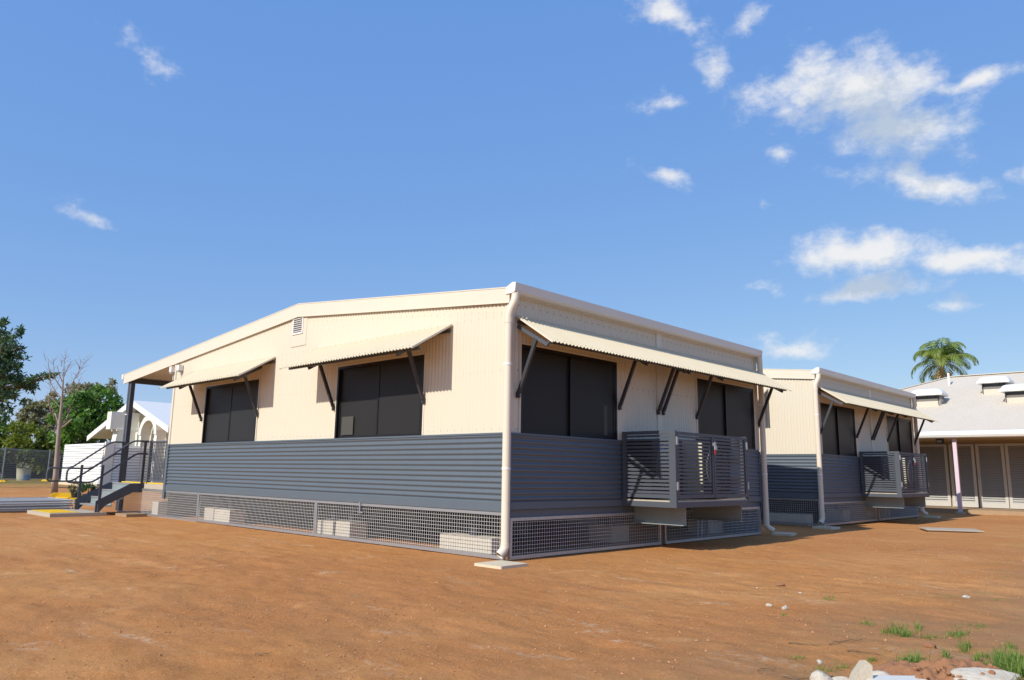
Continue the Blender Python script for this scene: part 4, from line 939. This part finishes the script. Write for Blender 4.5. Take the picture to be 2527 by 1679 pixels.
# palm
def palm():
    base = at(2322, 1180, 45); base.z = 0; heart = at(2324, 893, 45)-base; T = thing('palm_tree', 'green palm rising behind the pale hip roof', 'palm', base); rnd = random.Random(3)
    m = MB(); m.tube([(0, 0, -.1), heart*.5+Vector((.08, 0, 0)), heart*.93, heart], [.20, .15, .12, .10], 10); m.build('trunk', 'palm_stalk', T, smooth=True)
    for k in range(25):
        az = k*2.39996; el = [1.5, 1.25, .95, .5, .1][k % 5]+rnd.uniform(-.15, .15); L = 2.25*rnd.uniform(.8, 1.1)
        h = Vector((math.cos(az), math.sin(az), 0)); p = heart.copy(); pts = []; a = el; n = 16
        for i in range(n+1):
            pts.append(p.copy()); p = p+(h*math.cos(a)+Vector((0, 0, math.sin(a))))*(L/n); a -= (.03+.0165*i)*(1.2 if el > .9 else .95)
        f = MB(); f.tube(pts, [.03*(1-i/n)+.006 for i in range(n+1)], 5); side = h.cross(Vector((0, 0, 1)))
        for i in range(2, n*3):
            t = i/(n*3); j = min(int(t*n), n-1); q = pts[j].lerp(pts[j+1], t*n-j); tg = (pts[j+1]-pts[j]).normalized(); ll = (.62*math.sin(math.pi*min(1, t*.85+.16))**.7+.08)*rnd.uniform(.8, 1.15)
            for s in (-1, 1):
                d = (side*s*.75+tg*.75+Vector((0, 0, -.35+rnd.uniform(-.25, .2)))).normalized(); w = tg.cross(d).normalized().cross(d)*.019
                e1 = q+d*ll*.55; e2 = q+d*ll+Vector((0, 0, -.16*ll-.03)); f.face([q-w*.6, e1-w, e2, e1+w])
        f.build('frond', 'leaf_palm', T)
    leaf_mesh('flower_stalk', 'palm_stalk', blob_points([(heart.x, heart.y, heart.z-.75, .45, .45, .25)], 240, 8), .20, T, .2, seed=8)
palm()

# ------------------------------------------------------------------ rubble, soil heap, stones, grass
def lump(name, m_, r, sc, seed, sub=3, rough=.28, cut=.0):
    import bmesh
    bm = bmesh.new(); bmesh.ops.create_icosphere(bm, subdivisions=sub, radius=1); rr = np.random.default_rng(seed)
    pl = rr.normal(size=(9, 3)); pl /= np.linalg.norm(pl, axis=1)[:, None]; dd = .62+.3*rr.random(9); k3 = rr.normal(size=(6, 3))*2.5; ph = rr.random(6)*6
    for v in bm.verts:
        p = np.array(v.co); k = 1.0
        for n_, d in zip(pl, dd):                                   # broken facets
            q = p@n_
            if q > d: p = p-n_*(q-d)*.92
        p = p*(1+rough*.25*np.sin(k3@p*1.7+ph).sum()/3+rough*.12*rr.normal()*.5)
        v.co = Vector(p)*r
    for v in bm.verts: v.co = Vector((v.co.x*sc[0], v.co.y*sc[1], v.co.z*sc[2]))
    me = bpy.data.meshes.new(name); bm.to_mesh(me); bm.free(); me.materials.append(MATS[m_]); return link_mesh(name, me)
def put(o, u, v, dz=0, rz=0, rx=0):
    p = on_ground(u, v, 0); o.location = (p.x, p.y, gz(p.x, p.y)+dz); o.rotation_euler = (rx, 0, rz); return o
RG = 'broken concrete rubble at the lower right'
tag(put(lump('rubble_stone', 'rubble_white', .068, (1, .9, .8), 1), 2026, 1684, .03, .4), 'rounded pale rubble stone at the left end of the rubble row', 'rubble', RG)
tag(put(lump('rubble_stone', 'rubble_white', .020, (1, .9, .8), 11, 2), 2025, 1665, .10, .4), 'tiny pale chip perched on the leftmost rubble stone', 'rubble', RG)
tag(put(lump('rubble_stone', 'rubble_white', .06, (1.25, .7, .55), 2), 2072, 1676, .02, .6), 'rough white rubble stone between the round one and the tilted block', 'rubble', RG)
tag(put(lump('rubble_stone', 'rubble_white', .035, (1.2, .8, .55), 3), 2062, 1684, .01, .9), 'small flat rubble chip in front of the rough white stone', 'rubble', RG)
m = MB(); m.prism([(-.085, -.06), (.045, -.06), (.060, .070), (.026, .098), (-.03, .035)], 'y', -.04, .04); o = m.build('concrete_block', 'stone'); put(o, 2124, 1684, .05, .75, -.25); tag(o, 'tilted beige concrete block standing up from the rubble row', 'block')
tag(put(lump('rubble_stone', 'rubble_white', .06, (1.1, .8, .6), 5), 2172, 1668, .02, .3), 'grey rubble lump right of the tilted block', 'rubble', RG)
tag(put(lump('rubble_stone', 'rubble_white', .045, (1.5, .7, .5), 6), 2208, 1662, .02, 1.0), 'flat grey rubble lump touching the soil heap', 'rubble', RG)
tag(put(lump('rubble_stone', 'rubble_white', .040, (1.5, .8, .5), 7), 2242, 1659, .02, .8), 'pointed white rubble chip at the edge of the soil heap', 'rubble', RG)
m = MB(); m.box(-.17, .15, -.12, .06, 0, .045); o = m.build('plaster_slab', 'plaster'); put(o, 2214, 1688, .015, .78); tag(o, 'flat white plaster slab lying in front of the soil heap', 'slab')
tag(put(lump('rubble_stone', 'rubble_white', .13, (1.55, .6, .42), 9, 4), 2425, 1686, .035, .72), 'long white rubble slab at the right end of the rubble row', 'rubble', RG)
tag(put(lump('rubble_stone', 'rubble_white', .07, (1.1, .7, .5), 13), 2330, 1676, .0, .2), 'crumbly grey rubble lump left of the long white slab', 'rubble', RG)
# soil heap
hp = on_ground(2340, 1668, 0); hm = MB(); N = 46
for i in range(N):
    for j in range(N):
        x = (i/(N-1)-.5)*.95; y = (j/(N-1)-.5)*.5; e = max(0, 1-(x/.46)**2-(y/.235)**2)
        z = .075*e**.7*(1+1.5*float(fbm(x+3., y+8., 10, 4, 77)))+.085*e**.5*float(fbm(x, y, 26, 3, 81)); hm.v.append((x, y, z-.006 if e > 0 else -.05))
for i in range(N-1):
    for j in range(N-1): hm.f.append((i*N+j, (i+1)*N+j, (i+1)*N+j+1, i*N+j+1))
o = hm.build('soil_heap', 'soil_red', smooth=True); o.location = (hp.x, hp.y, gz(hp.x, hp.y)); o.rotation_euler.z = .62; tag(o, 'low heap of crumbly red-brown soil among the rubble', 'soil heap')
for k in range(70):
    a = rng.uniform(-.4, .4); c = lump('clod', 'soil_red', rng.uniform(.009, .030), (1, .9, .75), 200+k, 2); p = on_ground(2255+rng.uniform(0, 215), 1650+rng.uniform(0, 22), .04); c.location = (p.x, p.y, gz(p.x, p.y)+rng.uniform(.02, .07)); c.rotation_euler = (a, a*2, k); c.parent = o; c.matrix_parent_inverse = o.matrix_basis.inverted()
# single stones the photo shows
for k, (u, v, r, lab) in enumerate(((1898, 1489, .028, 'white stone on bare earth, left of a pair'), (1937, 1499, .030, 'larger white stone right of another on bare earth'), (1939, 1491, .014, 'small white chip just behind the larger white stone'), (1975, 1459, .016, 'small white stone on the open earth right of centre'), (2384, 1471, .035, 'flat white stone near the weedy strip at the right'), (1868, 1444, .014, 'tiny pale stone farther out on the open earth'), (2293, 1590, .045, 'orange-brown clod on the grey soil above the rubble'), (1926, 1437, .045, 'dark brown clod on the open earth'))):
    o = lump('loose_stone', 'rubble_white' if k not in (6, 7) else 'soil_red', r, (1.2, .9, .6), 300+k, 2); put(o, u, v, r*.25, k); tag(o, lab, 'stone', 'loose stones on the earth')
# grit scattered over the yard
def scatter_grit(n, seed, name='grit', m_='pebble', label='fine gravel and grit strewn over the red earth', s0=.0028, s1=.010, near=False):
    r = np.random.default_rng(seed); vs = []; fs = []; base = np.array([(1, 0, 0), (-1, 0, 0), (0, 1, 0), (0, -1, 0), (0, 0, 1), (0, 0, -1)], float); tri = [(0, 2, 4), (2, 1, 4), (1, 3, 4), (3, 0, 4), (2, 0, 5), (1, 2, 5), (3, 1, 5), (0, 3, 5)]
    m = 0; X = r.uniform(-6, 9.5, n*3) if not near else r.uniform(0, 8.5, n*3); Y = r.uniform(-7.5, 9, n*3) if not near else r.uniform(-7, 3.5, n*3); dens = value_noise(X*.9+40, Y*.9+40, 91); keep = (r.random(n*3) < .15+.95*np.clip((dens-.35)*2.2, 0, 1)) & ~((X < .2) & (Y > -.3)); X, Y = X[keep][:n], Y[keep][:n]; Z = ground_z(X, Y)
    for x, y, z in zip(X, Y, Z):
        s = s0+s1*r.random()**4; b_ = base*s*r.uniform(.6, 1.3, (6, 3))*np.array([1, 1, .7]); a = r.uniform(0, 6.28); c_, s_ = math.cos(a), math.sin(a); b_ = np.stack([b_[:, 0]*c_-b_[:, 1]*s_, b_[:, 0]*s_+b_[:, 1]*c_, b_[:, 2]], 1)
        vs.append(b_+np.array([x, y, z+s*.25])); fs += [tuple(6*m+q for q in t) for t in tri]; m += 1
    me = bpy.data.meshes.new(name); me.from_pydata(np.concatenate(vs).tolist(), [], fs); me.materials.append(MATS[m_]); o = link_mesh(name, me); o['kind'] = 'stuff'; o['label'] = label; o['category'] = 'gravel'
scatter_grit(9000, 17)
scatter_grit(14000, 23, 'soil_crumbs', 'crumb', 'small dark soil crumbs over the near earth', .003, .008, True)
# twigs
def twig(u, v, L, a, seed, lab):
    rnd = random.Random(seed); p = on_ground(u, v, 0); m = MB(); pts = []; d = a; x = y = 0
    for k in range(7): pts.append((x, y, gz(p.x+x, p.y+y)+.008+.012*math.sin(k*1.3)**2)); d += rnd.uniform(-.3, .3); x += L/6*math.cos(d); y += L/6*math.sin(d)
    m.tube(pts, [.0045, .0042, .004, .0036, .003, .0025, .0015], 6); o = m.build('dry_twig', 'dry', None, smooth=True); o.location = (p.x, p.y, 0); tag(o, lab, 'twig', 'dry twigs on the earth')
for k, t in enumerate(((2045, 1585, .30, .9, 'curved dry twig below the grassy strip at the right'), (1930, 1667, .28, .75, 'dry twig at the bottom edge left of the rubble'), (1868, 1653, .12, .6, 'short thick twig at the bottom edge'), (1945, 1575, .22, .3, 'thin dry twig on the open earth'), (2090, 1598, .25, .5, 'straight dry twig on the trodden soil'), (630, 1607, .10, .4, 'short dark twig on the earth left of centre'), (2240, 1355, .3, .7, 'faint twig by the weedy strip'))): twig(t[0], t[1], t[2], t[3], k, t[4])
# grass: blades in tufts (u, v, spread px, blades, height)
def grass(tufts, seed, name, label, m_='grass'):
    r = np.random.default_rng(seed); V = []; F = []
    for (u, v, su, sv, n, h) in tufts:
        for _ in range(n):
            p = on_ground(u+r.normal()*su, min(v+r.normal()*sv, 1720), 0)
            x, y = p.x, p.y; z = gz(x, y)-.004; a = r.uniform(0, 6.28); ln = h*r.uniform(.45, 1.25); lean = r.uniform(.15, 1.15); w = .0015*r.uniform(.6, 1.4)*(1+h*5); dx, dy = math.cos(a), math.sin(a); qx, qy = -dy*w, dx*w; i = len(V)
            m1 = (x+dx*ln*lean*.35, y+dy*ln*lean*.35, z+ln*.6*(1-.25*lean)); m2 = (x+dx*ln*lean, y+dy*ln*lean, z+ln*max(.12, 1-.60*lean))
            V += [(x-qx, y-qy, z), (x+qx, y+qy, z), (m1[0]+qx*.8, m1[1]+qy*.8, m1[2]), (m1[0]-qx*.8, m1[1]-qy*.8, m1[2]), m2]; F += [(i, i+1, i+2, i+3), (i+3, i+2, i+4)]
    me = bpy.data.meshes.new(name); me.from_pydata(V, [], F); me.materials.append(MATS[m_]); o = link_mesh(name, me); o['kind'] = 'stuff'; o['label'] = label; o['category'] = 'grass'
c8 = lambda x, y: (1700+x/2.853, 1300+y/2.853)
TU = []
for (x, y, sx_, sy_, n, h) in ((985, 500, 12, 4, 90, .05), (1255, 668, 12, 4, 110, .05), (1460, 715, 22, 8, 320, .075), (1530, 745, 12, 5, 150, .08), (1610, 695, 8, 5, 90, .07), (1690, 760, 16, 5, 120, .05), (1390, 718, 10, 4, 70, .05), (1880, 745, 22, 6, 230, .06), (1940, 842, 9, 5, 130, .085), (2080, 888, 9, 4, 110, .05), (2190, 520, 12, 4, 70, .045), (1560, 975, 22, 8, 420, .11), (1620, 950, 10, 7, 120, .10), (1810, 930, 6, 5, 110, .09), (2270, 840, 9, 5, 110, .06), (2260, 1010, 22, 16, 620, .15), (2330, 1040, 14, 16, 500, .17), (2200, 960, 14, 12, 260, .12), (2030, 950, 6, 4, 90, .09), (2090, 985, 8, 5, 90, .07), (1440, 990, 8, 4, 60, .06), (665, 598, 6, 2.5, 45, .035), (760, 895, 14, 4, 110, .03), (960, 975, 26, 5, 180, .03), (1080, 960, 14, 4, 90, .035), (1290, 920, 10, 3, 80, .04), (1690, 480, 60, 5, 220, .018), (1830, 485, 30, 4, 160, .022), (2080, 440, 30, 3, 120, .022), (2180, 250, 20, 4, 90, .03), (1930, 690, 30, 6, 110, .03), (2050, 700, 16, 6, 110, .04), (1850, 560, 80, 10, 90, .02), (1500, 640, 110, 22, 130, .02), (2240, 350, 40, 8, 160, .025), (2300, 130, 14, 5, 70, .05), (900, 830, 60, 16, 120, .018), (1300, 860, 80, 16, 130, .02)):
    u, v = c8(x, y); TU.append((u, v, sx_/2.853*2.2, sy_/2.853*2.0, int(n*.62), h*.95))
grass(TU, 4, 'grass', 'sparse green grass tufts on the soil at the lower right')
grass([(200, 1200, 140, 3, 1800, .06), (60, 1193, 60, 2, 900, .09)], 6, 'far_grass', 'thin grass along the foot of the wire fence at the far left')
